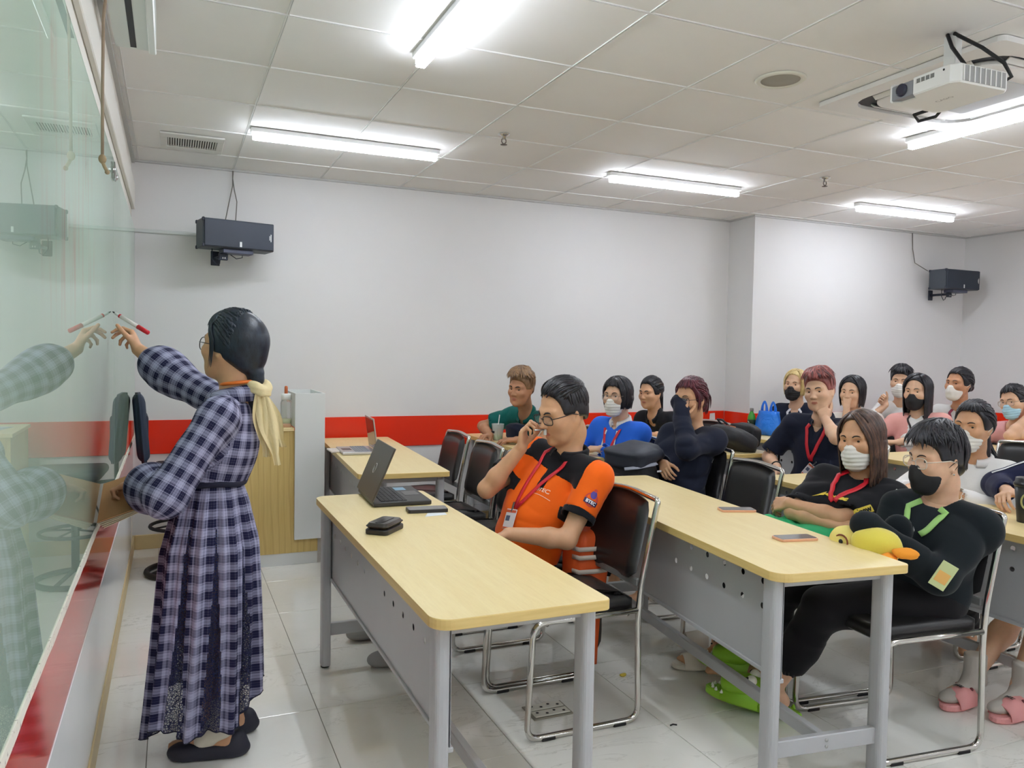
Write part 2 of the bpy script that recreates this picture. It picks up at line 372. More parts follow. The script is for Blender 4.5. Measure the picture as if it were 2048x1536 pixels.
# round ceiling speaker
t = thing('ceiling_speaker', 'round ceiling speaker with pale rim and grille, short of the projector', 'speaker', (2.533, 2.836, CH))
MB().lathe([(.085, -.002), (.09, -.008), (.105, -.008), (.112, -.003), (.113, 0)], 32).build('rim', mat('cream rim', (214, 212, 200), .5), t)
MB().lathe([(0.0, -.006), (.088, -.004), (.09, 0)], 32).build('grille', mat('grille', (158, 154, 142), .7, bump=.6, bscale=600), t)
# cassette air conditioner
t = thing('cassette_air_conditioner', 'large square ceiling cassette air conditioner with rounded air slots above the projector', 'air conditioner', (3.405, 2.545, CH))
M_ac = mat('white plastic', (222, 220, 217), .4)
def ring(o, i, z0, z1, q):
    n = len(o); v = [(*p, z0) for p in o]+[(*p, z0) for p in i]+[(*p, z1) for p in o]+[(*p, z1) for p in i]; f = []
    for k in range(n):
        l = (k+1) % n
        f += [(k, n+k, n+l, l)[::-1], (2*n+k, 2*n+l, 3*n+l, 3*n+k)[::-1], (k, l, 2*n+l, 2*n+k)[::-1], (n+k, 3*n+k, 3*n+l, n+l)[::-1]]
    q.add(v, f, 0, False)
q = MB(); ring(rrect(-.475, -.475, .475, .475, .03), rrect(-.385, -.385, .385, .385, .14), -.022, 0, q); q.build('frame', M_ac, t)
q = MB(); ring(rrect(-.385, -.385, .385, .385, .14), rrect(-.3, -.3, .3, .3, .1), -.006, -.002, q); q.build('air_slot', mat('slot dark', (58, 60, 66), .6), t)
q = MB(); q.prism(rrect(-.315, -.315, .315, .315, .11), -.03, -.006, 0, .006); q.build('centre_panel', M_ac, t)
q = MB(); q.prism(rrect(-.2, -.2, .2, .2, .02), -.033, -.029, 0, .001); q.build('intake_grille', mat('ac grille', (172, 172, 172), .6, bump=.4, bscale=300), t)
for k in range(4):
    MB().rbox((-.25, -.0035, -.022), (.25, .0035, .006), .002, 1, M=Matrix.Rotation(k*PI/2, 4, 'Z') @ Matrix.Translation((0, -.345, -.012)) @ Matrix.Rotation(.9, 4, 'X')).build('flap', M_ac, t)
# ------------------------------------------------------------------ desks
def wood(name, a, b, sc=(14, 1.2, 14), rough=.32, kind='Object', big=0):
    N = NT(name); v = N.coord(kind, sc); f = N.noise(v, 2.0, 6, .62, .5); f2 = N.noise(N.coord(kind, tuple(x*3 for x in sc)), 4, 3)
    m = N.mix(N.ramp(f, .32, .68), lin(a), lin(b))
    if big:
        w = N.n('ShaderNodeTexWave', wave_type='RINGS', rings_direction='Y'); N.l(N.coord(kind, (5, 1, .55)), w.inputs[0]); w.inputs['Scale'].default_value = 1.6; w.inputs['Distortion'].default_value = 5; w.inputs['Detail'].default_value = 3; w.inputs['Detail Scale'].default_value = 1.3
        m = N.mix(N.math('MULTIPLY', N.ramp(w.outputs['Fac'], .75, 1), big), m, lin((176, 140, 78)))
    N.l(N.mix(N.math('MULTIPLY', N.ramp(f2, .45, .75), .12), m, lin((190, 150, 90))), N.b.inputs['Base Color'])
    N.b.inputs['Roughness'].default_value = rough; N.b.inputs['Specular IOR Level'].default_value = .45; N.bump(f2, .05, .0005); return N.m
M_wood = wood('light maple laminate', (231, 208, 150), (237, 217, 163)); M_band = wood('maple edge band', (216, 186, 116), (226, 198, 130), (3, 1, 40))
M_grey = mat('grey powder coat', (176, 177, 180), .35, var=.02, bump=.05, bscale=900); M_greyd = mat('grey sheet steel', (172, 173, 176), .28, var=.03, vscale=3)
M_black = mat('black rubber', (22, 22, 23), .6)
def panel_mesh(L, z0, z1, holes, cell=.1135):
    """sheet in the y-z plane with round holes; holes: list of (y, z)"""
    q = MB(); r = .0105; h = .04
    ys = sorted({round(y, 4) for y, _ in holes}); zs = sorted({z for _, z in holes})
    def quad(y0, y1, a, b): 
        if y1-y0 > 1e-4 and b-a > 1e-4: q.add([(0, y0, a), (0, y1, a), (0, y1, b), (0, y0, b)], [(0, 3, 2, 1)], 0, False)
    cur = 0
    for y in ys:
        quad(cur, y-h, z0, z1); zc = z0
        for z in zs:
            quad(y-h, y+h, zc, z-h)
            if (y, z) in holes:
                v = []; f = []
                for i in range(16):
                    a = 2*PI*i/16; c, s = math.cos(a), math.sin(a); m = h/max(abs(c), abs(s)); v += [(0, y+c*m, z+s*m), (0, y+c*r, z+s*r)]
                for i in range(16): j = (i+1) % 16; f.append((2*i, 2*i+1, 2*j+1, 2*j))
                q.add(v, f, 0, False)
            else: quad(y-h, y+h, z-h, z+h)
            zc = z+h
        quad(y-h, y+h, zc, z1); cur = y+h
    quad(cur, L, z0, z1); return q
def desk(x, y, rz, L, label, W=.5):
    """(x, y): corner nearest the glass wall and the camera; length runs away from the camera"""
    t = thing('classroom_desk', label, 'desk', (x, y, 0), rz)
    q = MB(); q.prism(rrect(0, 0, W, L, (.055, .02, .02, .055), 7), .722, .75, 0, .002, mside=1); q.build('desktop', [M_wood, M_band], t)
    for yy in (.075, L-.075):
        for xx in (.04, W-.04):
            o = [(xx+.021*math.copysign(abs(math.cos(a))**.6, math.cos(a)), yy+.033*math.copysign(abs(math.sin(a))**.6, math.sin(a))) for a in np.arange(20)*2*PI/20]
            lg = MB().prism(o, .012, .7215).build('leg', M_grey, t)
            MB().lathe([(.018, 0), (.02, .004), (.02, .0125), (.0, .0125)], 14, M=Matrix.Translation((xx, yy, 0))).build('foot_cap', M_black, lg)
        cb = MB().rbox((.055, yy-.012, .14), (W-.055, yy+.012, .195), .003, 1).build('cross_bar', M_grey, t)
        MB().lathe([(.006, 0), (.006, .002), (.0, .003)], 10, M=Matrix.Translation((W/2, yy-.012, .178)) @ Matrix.Rotation(PI/2, 4, 'X')).lathe([(.006, 0), (.006, .002), (.0, .003)], 10, M=Matrix.Translation((W/2, yy-.012, .157)) @ Matrix.Rotation(PI/2, 4, 'X')).build('bolt', M_steel, cb)
        MB().box((.055, yy-.012, .69), (W-.055, yy+.012, .7215)).build('top_rail', M_grey, t)
    MB().rbox((W/2-.014, .09, .145), (W/2+.014, L-.09, .19), .003, 1).build('foot_beam', M_grey, t)
    ys = [round(.16+.1135*k, 4) for k in range(5)]; ys += [round(L-.16-.1135*k, 4) for k in range(5)]
    holes = {(yy, z) for yy in ys for z in (.682, .601)} | {(round(.16+.1135*5, 4), .601), (round(L-.16-.1135*5, 4), .601)}
    M = panel_mesh(L-.1, .4, .72, [(round(a-.05, 4), b) for a, b in holes])
    p = M.build('modesty_panel', M_greyd, t, (.062, .05, 0)); sd = p.modifiers.new('t', 'SOLIDIFY'); sd.thickness = .0012
    MB().rbox((.056, .05, .388), (.072, L-.05, .402), .002, 1).build('panel_lip', M_greyd, p, (-.062, -.05, 0))
    return t
D1 = desk(.588, 1.80, 0, 1.745, 'front classroom desk with a black laptop, nearest the camera')
D2 = desk(1.683, 1.83, -.112, 1.86, 'second row desk turned slightly, two pink edged phones lying on it')
D1b = desk(.905, 4.08, -.06, 1.78, 'front row desk beyond the first one, with an open silver laptop')
D2b = desk(2.155, 4.32, 0, 1.58, 'second row desk along the far wall with plastic cups on it')
D3 = desk(3.31, 4.2, 0, 1.7, 'third row desk along the far wall with black backpacks on it')
D3f = desk(2.93, 1.72, -.03, 1.7, 'third row desk with the black paper cup, behind the hooded student')
D4 = desk(4.32, 4.15, 0, 1.4, 'fourth row desk with the blue carrier bag and the green bottle')
D4f = desk(4.33, 2.3, 0, 1.7, 'fourth row desk in front of the girl in the pink jacket')
D5 = desk(5.42, 3.1, 0, 1.75, 'last row desk at which the girl in the blue mask leans')
# ------------------------------------------------------------------ chairs
M_chrome = mat('chrome tube', (205, 203, 198), .12, 1); M_vinyl = mat('black vinyl', (30, 29, 30), .34, spec=.5, bump=.25, bscale=420, bdist=.0006)
M_shell = mat('grey chair shell', (118, 118, 118), .45)
def make_chair(label):
    t = thing('stacking_chair', label, 'chair')
    w = .215
    def side(s): return [(-.02, s, .435), (-.235, s, .435), (-.255, s, .012), (.215, s, .012), (.205, s, .40), (.215, s, .53), (.275, s, .815)]
    a = fillet(side(-w), .055, 6); b = fillet(side(w), .055, 6)[::-1]
    # seat rail starts at the rear upright on each side
    a = np.vstack([[(.20, -w, .435)], a]); b = np.vstack([b, [(.20, w, .435)]])
    top = fillet([a[-1], (.285, -w, .85), (.297, 0, .862), (.285, w, .85), b[0]], .06, 6)
    MB().tube(np.vstack([a[:-1], top, b[1:]]), .0115, 10).build('frame', M_chrome, t)
    MB().tube([(-.18, -w, .425), (-.18, w, .425)], .008, 8).tube([(.16, -w, .425), (.16, w, .425)], .008, 8).build('seat_brace', M_chrome, t)
    for s in (-w, w):
        for x in (-.17, .13): MB().rbox((x-.028, s-.013, 0), (x+.028, s+.013, .014), .003, 1).build('rubber_foot', M_black, t)
    # seat
    q = MB(); n = 14; v = []
    def pad(fn, nu, nv, thick, q):
        top = np.array([fn(u, vv) for vv in np.linspace(-1, 1, nv) for u in np.linspace(-1, 1, nu)])
        return top
    o = rrect(-.245, -.2, .2, .2, (.06, .03, .03, .06), 6)
    bm = bmesh.new(); vs = [bm.verts.new((p[0], p[1], .437)) for p in o]; f = bm.faces.new(vs)
    r = bmesh.ops.extrude_face_region(bm, geom=[f]); ev = [g for g in r['geom'] if isinstance(g, bmesh.types.BMVert)]
    for g in ev: g.co.z += .036
    tops = [g for g in r['geom'] if isinstance(g, bmesh.types.BMFace)]
    bmesh.ops.inset_region(bm, faces=tops, thickness=.02, depth=.009); bmesh.ops.inset_region(bm, faces=tops, thickness=.05, depth=.006)
    bmesh.ops.recalc_face_normals(bm, faces=bm.faces[:]); q.bm(bm, 0); q.build('seat', M_vinyl, t)
    MB().rbox((-.23, -.19, .425), (.19, .19, .4375), .004, 1).build('seat_shell', M_shell, t)
    # backrest: curved padded panel following the uprights
    nu, nv = 13, 11; P = []
    for side_ in (0, 1):
        for j in range(nv):
            for i in range(nu):
                u = -1+2*i/(nu-1); vv = j/(nv-1); z = .545+.295*vv
                e = 1-min(1, max(abs(u)-.86, 0)/.14)*.9 if False else 1
                hw = .2*(1-.10*max(0, (vv-.8)/.2)**2-.22*max(0, (.12-vv)/.12)**2)
                zz = z+(.018*(1-u*u) if vv > .5 else -.012*(1-u*u))*abs(vv-.5)*2
                x = .205+(z-.53)*.225-.012+.018*(1-u*u)
                edge = min(1, (1-abs(u))*8, vv*7+.02, (1-vv)*7+.02); edge = max(0, edge)**.5
                P.append((x+(-.024 if side_ == 0 else .014)*edge, u*hw, zz))
    f = []
    for s_ in (0, 1):
        for j in range(nv-1):
            for i in range(nu-1):
                k = s_*nu*nv+j*nu+i; c = (k, k+1, k+nu+1, k+nu); f.append(c[::-1] if s_ == 0 else c)
    rim = [i for i in range(nu)]+[j*nu+nu-1 for j in range(1, nv)]+[(nv-1)*nu+i for i in range(nu-2, -1, -1)]+[j*nu for j in range(nv-2, 0, -1)]
    for k in range(len(rim)): a_, b_ = rim[k], rim[(k+1) % len(rim)]; f.append((a_, b_, b_+nu*nv, a_+nu*nv)[::-1])
    MB().add(P, f, 0, True).build('backrest', M_vinyl, t)
    MB().rbox((.205, -.2, .52), (.222, .2, .55), .004, 1).build('back_rail', M_shell, t)
    return t
CH_ = [
 (1.43, 2.73, 0, 'empty black chair with chrome frame at the front desk, beside the man in orange'),
 (1.455, 3.19, 0, 'black chair the man in the orange shirt sits on'),
 (1.47, 3.84, 0, 'empty black chair next to the man in orange, partly behind his raised arm'),
 (1.47, 4.36, 0, 'empty black chair in the middle of the three beyond the man in orange'),
 (1.50, 5.0, 0, 'empty black chair nearest the far wall, its seat under the laptop desk'),
 (2.50, 3.23, -.1, 'empty black chair with chrome frame behind the second row desk'),
 (2.545, 2.60, -.1, 'black chair under the student with long brown hair and arms crossed'),
 (2.50, 2.11, -.1, 'black chair with chrome frame under the hooded student with a plush toy'),
 (2.74, 3.9, -.05, 'black chair under the student with dark red hair and black backpack'),
 (2.66, 4.5, 0, 'black chair under the student in the bright blue hoodie'),
 (2.66, 5.1, 0, 'black chair hidden behind the man in orange, at the far second row desk'),
 (2.66, 5.62, 0, 'black chair under the student in the green shirt by the far wall'),
 (3.90, 5.35, 0, 'black chair under the student with tied hair and dark shirt'),
 (3.93, 3.84, 0, 'black chair under the young man with reddish hair and red lanyard'),
 (3.62, 2.70, 0, 'black chair under the student in the white blouse'),
 (3.62, 2.15, 0, 'black chair under the student in the navy track jacket'),
 (5.02, 5.15, 0, 'black chair under the blonde student with the black mask'),
 (5.08, 4.66, 0, 'black chair under the girl holding her hand over her mouth'),
 (5.02, 4.1, 0, 'black chair under the girl in the pink jacket'),
 (5.0, 3.42, 0, 'empty black chair behind the student in the white blouse, only its back in view'),
 (6.2, 5.15, 0, 'black chair under the boy with a watch and white mask'),
 (6.2, 4.55, 0, 'black chair under the woman with tied back hair and white mask'),
 (6.15, 3.9, 0, 'black chair under the girl in the light blue mask'),
]
ch0 = make_chair(CH_[0][3])
for i, (x, y, a, l) in enumerate(CH_):
    c = ch0 if i == 0 else copy_tree(ch0)
    c.location = (x, y, 0); c.rotation_euler = (0, 0, a); c['label'] = l; c['group'] = 'black stacking chairs'
# ------------------------------------------------------------------ lectern cabinet
M_oak = wood('oak laminate', (204, 176, 108), (214, 188, 122), (26, 26, 1.2), .4, 'Object', .35); M_white = mat('white laminate', (218, 220, 218), .4)
t = thing('teacher_cabinet', 'wooden teacher cabinet with a tall white open box on its side', 'cabinet', (.385, 5.2, 0))
MB().rbox((0, 0, .08), (.5, .018, .875), .001, 1).build('front_panel', M_oak, t)
MB().rbox((0, .018, .08), (.018, .6, .875), .001, 1).build('side_panel', M_oak, t)
MB().rbox((.482, .018, .08), (.5, .6, .875), .001, 1).build('side_panel', M_oak, t)
MB().rbox((-.012, -.012, .875), (.345, .62, .897), .002, 1).build('top_board', M_wood, t)
MB().rbox((0, .004, 0), (.5, .02, .08), .001, 1).rbox((0, .02, 0), (.02, .6, .08), .001, 1).rbox((.48, .02, 0), (.5, .6, .08), .001, 1).build('plinth', M_white, t)
q = MB(); q.rbox((.347, -.03, .17), (.537, -.013, 1.12), .001, 1).rbox((.347, -.013, .897), (.358, .5, 1.12), .001, 1).rbox((.526, -.013, .17), (.537, .5, 1.12), .001, 1).rbox((.358, .489, .897), (.526, .5, 1.12), .001, 1).rbox((.358, -.013, .9), (.526, .489, .91), .001, 1)
q.build('white_box', M_white, t)
# things on the cabinet
t = thing('water_bottle', 'clear bottle with a white lid and orange straw on the teacher cabinet', 'bottle', (.70, 5.36, .897))
M_clear = mat('clear plastic', (240, 244, 240), .06, trans=.9, alpha=.55, ior=1.3)
MB().lathe([(.033, 0), (.036, .006), (.036, .15), (.03, .17)], 20).build('body', M_clear, t)
MB().lathe([(.031, .003), (.032, .004), (.032, .045), (.0, .046)], 18).build('milk', mat('pale drink', (214, 214, 178), .5), t)
MB().lathe([(.03, .17), (.034, .172), (.034, .205), (.03, .212), (0, .212)], 20).build('lid', mat('white cap', (232, 232, 228), .4), t)
MB().lathe([(.011, .212), (.011, .255), (.007, .262), (0, .263)], 14).build('straw_cap', mat('orange cap', (196, 104, 58), .5), t)
M_paper = mat('white paper', (226, 230, 236), .8); 
t = thing('paper_stack', 'loose white papers lying on the teacher cabinet', 'paper', (.56, 5.5, .897), .2)
for k in range(4): MB().box((-.1, -.14, 0), (.1, .14, .002), M=Matrix.Translation((.012*k, -.01*k, .0022*k)) @ Matrix.Rotation(.15*k, 4, 'Z')).build('sheet', M_paper, t)
t = thing('pen', 'dark pen lying on the papers on the teacher cabinet', 'pen', (.60, 5.43, .9065), .9); MB().tube([(-.06, 0, .004), (.06, 0, .004)], .004, 8).build('barrel', mat('pen dark', (40, 44, 60), .4), t); MB().tube([(.06, 0, .004), (.07, 0, .004)], [.003, .001], 6).build('tip', M_steel, t)
tag(MB().lathe([(.0, 0), (.048, 0), (.05, .006), (.045, .016), (0, .018)], 20).build('tape_roll', mat('cream lid', (232, 224, 200), .5), None, (.585, 5.29, .897)), 'round cream coloured lid at the front of the teacher cabinet', 'lid')
tag(MB().rbox((-.03, -.02, 0), (.03, .02, .022), .004, 1).build('eraser', mat('tan eraser', (190, 150, 120), .7), None, (.685, 5.24, .897)), 'small tan board eraser at the foot of the clear bottle', 'eraser')
# ------------------------------------------------------------------ drafting chair by the glass wall
t = thing('drafting_chair', 'dark navy drafting chair with ring base in the far corner by the glass', 'chair', (-.03, 5.28, 0), -PI/2+.05)
M_navy = mat('navy upholstery', (34, 46, 66), .6, bump=.3, bscale=500); 
MB().rbox((-.14, -.1, .72), (.2, -.03, 1.13), .05, 4, M=Matrix.Rotation(.08, 4, 'X')).build('backrest', M_navy, t)
MB().rbox((-.10, -.14, .75), (.17, -.1, 1.0), .02, 3).build('back_pad', mat('dark navy pad', (24, 30, 50), .65), t)
MB().rbox((-.19, -.06, .62), (.2, .33, .68), .028, 3).build('seat', mat('seat dark', (30, 30, 36), .6), t)
MB().tube([(.02, -.12, .9), (.02, -.12, .6), (.02, .05, .58)], .014, 8).build('back_arm', M_black, t)
MB().tube([(.02, .1, .06), (.02, .1, .62)], .022, 12).build('post', M_black, t)
def circ(r, z, cx=.02, cy=.1, n=28): return [(cx+r*math.cos(2*PI*i/n), cy+r*math.sin(2*PI*i/n), z) for i in range(n)]
MB().tube(circ(.19, .30), .011, 8, closed=True).build('foot_ring', M_black, t); MB().tube(circ(.21, .018), .017, 10, closed=True).build('base_ring', M_black, t)
for k in range(4):
    a = k*PI/2+.4; MB().tube([(.02, .1, .075), (.02+.21*math.cos(a), .1+.21*math.sin(a), .02)], .012, 8).tube([(.02, .1, .31), (.02+.19*math.cos(a), .1+.19*math.sin(a), .30)], .006, 6).build('spoke', M_black, t)
tag(MB().tube([(.02, 5.93, .34), (-.03, 5.7, .30), (.0, 5.52, .22), (.03, 5.46, .1), (-.04, 5.4, .05), (.05, 5.5, .03), (-.02, 5.62, .03), (.09, 5.66, .02)], .006, 6).build('loose_cable', M_black), 'tangled black cable hanging around the base of the drafting chair', 'cable')
# ------------------------------------------------------------------ wall speakers
M_spk = mat('navy black speaker', (36, 44, 58), .5, bump=.2, bscale=700); M_spk2 = mat('speaker side', (62, 68, 76), .5); M_brk = mat('black bracket', (30, 36, 52), .5)
def wall_speaker(x, y, z, rz, label, wire):
    t = thing('wall_speaker', label, 'speaker', (x, y, z), rz)
    MB().rbox((-.235, -.085, -.095), (.235, .10, .095), .006, 2).build('cabinet', M_spk2, t)
    MB().rbox((-.228, -.1, -.09), (.228, -.0855, .09), .005, 2).build('grille', M_spk, t)
    for sx in (-.236, ):
        for yy in (-.085, .09):
            for zz in (-.085, .085): MB().rbox((sx-.004, yy-.012, zz-.012), (sx+.012, yy+.012, zz+.012), .004, 1).build('corner', M_brk, t)
    MB().box((.207, -.101, -.03), (.213, -.1, .02)).build('side_mark', M_white, t); MB().box((.199, -.101, -.02), (.203, -.1, .01)).build('side_mark', M_white, t)
    MB().box((.0, -.1012, -.082), (.014, -.1002, -.048)).build('badge', M_white, t)
    M_ = MB().rbox((-.1, -.07, -.125), (.1, .04, -.0955), .004, 1); M_.build('tray', mat('grey bracket', (72, 76, 96), .5), t)
    br = MB().rbox((-.115, -.02, -.17), (-.055, .0, -.1255), .004, 1).tube([(-.085, 0, -.14), (-.085, .2, -.14)], .012, 8).rbox((-.115, .19, -.19), (-.055, .2, -.09), .003, 1).build('bracket', M_brk, t)
    MB().box((-.092, -.0212, -.16), (-.087, -.02, -.15)).box((-.078, -.0212, -.16), (-.073, -.02, -.15)).build('screw', M_steel, br)
    MB().tube([(-.15, .02, -.095), (-.15, .02, -.16), (-.12, .02, -.2), (-.1, .02, -.19), (-.1, .01, -.165)], .0035, 6).build('speaker_lead', M_brk, t); MB().tube([(-.03, .02, -.125), (.01, .02, -.15), (.05, .02, -.14), (.05, .02, -.1)], .003, 6).build('speaker_lead', M_brk, t)
    return t
wall_speaker(.405, 5.70, 2.165, .2, 'dark navy box speaker on the far wall above the teacher', 0)
wall_speaker(7.06, 5.38, 2.19, 0, 'dark box speaker deep in the room on the pier wall', 1)
M_wire = mat('grey wire', (112, 108, 100), .5)
tag(MB().tube([(.40, 5.93, CH-.012), (.40, 5.93, 2.55), (.385, 5.9, 2.48), (.34, 5.8, 2.26)], .0035, 6).tube([(.404, 5.93, CH-.012), (.40, 5.93, 2.6), (.41, 5.92, 2.52), (.425, 5.88, 2.43), (.41, 5.8, 2.26)], .0035, 6).build('speaker_wire', M_wire), 'pair of thin wires from the ceiling to the speaker above the teacher', 'wire')
tag(MB().tube([(6.72, CY-.015, CH-.012), (6.73, CY-.015, 2.5), (6.75, CY-.03, 2.36), (6.85, CY-.1, 2.28)], .004, 6).build('speaker_wire', M_wire), 'thin wire from the ceiling to the speaker on the pier wall', 'wire')
# ------------------------------------------------------------------ projector
t = thing('projector', 'white projector hanging from the ceiling on a short bracket', 'projector', (2.70, 2.12, 2.435), -.03)
M_prj = mat('projector white', (226, 226, 223), .42)
out = [(-.115, -.15), (.12, -.15), (.14, -.13), (.14, .13), (.12, .15), (-.11, .15), (-.14, .135), (-.14, .125), (-.11, .11), (-.105, .05), (-.14, .03), (-.14, -.125)]
q = MB(); q.prism(out, -.034, .034, 0, .005); q.build('body', M_prj, t)
MB().rbox((-.1405, .03, -.03), (-.1, .13, .026), .003, 1).build('lens_recess', mat('projector grey', (128, 130, 136), .4), t)
MB().lathe([(.024, 0), (.024, .02), (.018, .022), (0, .018)], 20, M=Matrix.Translation((-.128, .08, 0)) @ Matrix.Rotation(-PI/2, 4, 'Y')).build('lens', mat('lens dark', (38, 40, 60), .1), t)
gr = MB().box((-.105, -.1512, -.028), (.112, -.1502, .028)).build('vent_grille', mat('grille grey', (150, 150, 148), .6), t)
for k in range(8): MB().box((-.105+k*.027, -.1535, -.028), (-.1+k*.027, -.1512, .028)).build('fin', M_prj, gr)
sv = MB().box((-.1412, -.06, .006), (-.1402, .02, .022)).build('side_vent', mat('vent grey', (120, 120, 116), .6), t)
for k in range(4): MB().box((-.1428, -.045+k*.02, .006), (-.1412, -.042+k*.02, .022)).build('fin', M_prj, sv)
MB().lathe([(.004, 0), (.004, .001), (0, .001)], 10, M=Matrix.Translation((-.1402, -.1, .02)) @ Matrix.Rotation(-PI/2, 4, 'Y')).build('sensor', M_black, t)
flat_text('lettering', 'CASIO', .026, (.0, .01, -.0345), (0, -1, 0), (-1, 0, 0), mat('grey print', (150, 148, 146), .6), t)
MB().rbox((-.03, -.06, .034), (.07, .06, .05), .003, 1).rbox((.06, .02, .05), (.095, .075, .2295), .003, 1).build('ceiling_bracket', M_prj, t)
MB().tube([(.05, .05, .229), (.04, .02, .17), (.03, -.04, .09), (.03, -.07, .04)], .007, 8).tube([(.06, .03, .229), (.1, -.06, .15), (.14, -.12, .08), (.17, -.13, .03), (.16, -.08, .01)], .007, 8).tube([(.1, .17, -.02), (.06, .2, -.035), (.12, .23, -.045), (.17, .19, -.03), (.14, .14, -.02)], .007, 6).build('cables', M_black, t)
# projection screen case and its cord
t = thing('projection_screen', 'rolled up projection screen in a white case above the glass boards', 'screen', (-.115, 3.25, CH-.022))
MB().prism([(-.07, -.145), (.05, -.145), (.065, -.125), (.065, 0), (-.07, 0)][::1], -2.4, 0, 0, .002, M=Matrix(((1, 0, 0, 0), (0, 0, 1, 0), (0, 1, 0, 0), (0, 0, 0, 1))) ).build('case', mat('screen case', (214, 220, 216), .35), t)
MB().box((-.02, -2.4, -.1465), (.0, -.02, -.1455)).build('screen_slot', mat('slot black', (24, 26, 34), .5), t)
MB().rbox((.04, -2.4, -.158), (.066, -.004, -.146), .004, 1).build('lip', mat('case lip', (228, 232, 230), .3), t)
t = thing('pull_cord', 'brown pull cord with a knot hanging in front of the glass board', 'cord', (-.1845, 2.62, 1.96))
MB().tube([(.02, -.01, .56), (.004, 0, .4), (.001, 0, .2), (0, 0, 0)], .0045, 8).build('cord', mat('brown cord', (146, 128, 108), .8), t)
MB().ball((0, 0, -.005), (.011, .011, .014)).tube([(0, 0, -.012), (.006, -.004, -.028), (.012, -.006, -.04)], .005, 6).ball((.013, -.006, -.043), .007).build('knot', mat('cord knot', (150, 130, 100), .8), t)
# ------------------------------------------------------------------ things on desks and floor
M_lap = mat('laptop black', (44, 43, 42), .4, bump=.1, bscale=900); M_key = mat('key black', (26, 26, 27), .5); M_scr = mat('dark screen', (24, 24, 28), .12)
def laptop(x, y, rz, w, d, tilt, label, body, lid, keyc, scr, logo=None):
    """hinge along local y at x=0, base runs to +x; w along y"""
    t = thing('laptop', label, 'laptop', (x, y, .75), rz)
    MB().rbox((0, -w/2, .002), (d, w/2, .02), .004, 2).build('base', body, t)
    kb = MB().box((.035, -w/2+.018, .0195), (.035+d*.45, w/2-.018, .0206)).build('keyboard', keyc, t)
    kd = MB()
    for r in range(6):
        for c in range(14):
            yy = -w/2+.02+(w-.04)/14*c; kd.box((.037+d*.45/6*r, yy+.001, .0206), (.037+d*.45/6*(r+1)-.003, yy+(w-.04)/14-.002, .0225))
    tag(kd.build('keys', keyc, kb), kind='stuff')
    MB().box((d*.66, -.05, .0201), (d*.93, .05, .0206)).build('touchpad', mat('touchpad', (70, 70, 70), .3), t)
    M = Matrix.Translation((0, 0, .02)) @ Matrix.Rotation(-tilt, 4, 'Y')
    ld = MB().rbox((-.008, -w/2, 0), (0, w/2, d*.97), .003, 2, M=M).build('lid', lid, t)
    MB().box((.0002, -w/2+.012, .02), (.001, w/2-.012, d*.97-.012), M=M).build('screen', scr, ld)
    if logo:
        q = MB(); R = M.to_3x3(); o = M @ Vector((-.0085, 0, d*.5))
        q.tube([M @ Vector((-.009, .022*math.cos(a), d*.5+.022*math.sin(a))) for a in np.arange(20)*2*PI/20], .0016, 6, closed=True); q.build('logo', M_steel, ld)
        flat_text('logo_text', logo, .016, o, R @ Vector((0, -1, 0)), R @ Vector((0, 0, 1)), M_steel, ld)
    return t
lp = laptop(.785, 3.40, -.05, .38, .25, -.40, 'open black laptop on the front desk, its lid turned to the camera', M_lap, mat('laptop lid', (76, 70, 62), .35, bump=.15, bscale=700), M_key, M_scr, 'DELL')
MB().box((.15, .08, .0201), (.2, .15, .0206)).build('sticker', mat('blue sticker', (126, 170, 196), .4), lp)
laptop(1.20, 5.0, -.06+PI, .31, .215, -.14, 'open silver laptop on the front row desk beyond the first one', mat('laptop silver', (196, 196, 198), .3, .6), mat('laptop lid silver', (186, 180, 176), .3, .4), mat('keys silver', (150, 152, 158), .5), mat('glossy screen', (90, 62, 52), .05, spec=.8))
tag(MB().rbox((-.055, -.08, 0), (.055, .08, .012), .003, 1).build('notebook', mat('pale notebook', (218, 206, 196), .6), None, (.985, 5.07, .7505)), 'pale notebook lying beside the silver laptop', 'notebook')
def phone(x, y, rz, label, case, w=.072, l=.15, h=.009):
    t = thing('phone', label, 'phone', (x, y, .7502), rz)
    q = MB(); q.prism(rrect(-l/2, -w/2, l/2, w/2, .01), 0, h, 0, .0015); q.build('case', case, t)
    q = MB(); q.prism(rrect(-l/2+.004, -w/2+.004, l/2-.004, w/2-.004, .008), h, h+.0006); q.build('screen', mat('phone glass', (104, 102, 102), .12, spec=.6), t)
    return t
phone(.965, 3.075, -.12, 'black phone on the front desk in front of the black laptop', mat('phone black', (40, 38, 38), .4), .078, .165, .014)
M_rose = mat('rose gold phone', (226, 172, 140), .3, .3)
phone(2.215, 2.665, -.35, 'pink edged phone farther along the second row desk', M_rose); phone(2.075, 2.175, -.18, 'pink edged phone close to the end of the second row desk', M_rose)
tag(MB().add([(-.05, -.03, 0), (.045, -.02, 0), (.05, .02, 0), (-.02, .03, 0), (-.05, -.03, .0012), (.045, -.02, .0012), (.05, .02, .0012), (-.02, .03, .0012)], [(3, 2, 1, 0), (4, 5, 6, 7), (0, 1, 5, 4), (1, 2, 6, 5), (2, 3, 7, 6), (3, 0, 4, 7)], 0, False).build('paper_slip', M_paper, None, (.975, 3.0, .7502)), 'small white paper slip under the edge of the black phone', 'paper')
t = thing('glasses_case', 'black glossy case lying on the front desk near the laptop', 'case', (.715, 2.785, .7502), .85)
q = MB(); o = rrect(-.075, -.045, .075, .045, .018, 5); q.prism(o, 0, .018, 0, .003); q.build('bottom_shell', M_lap, t)
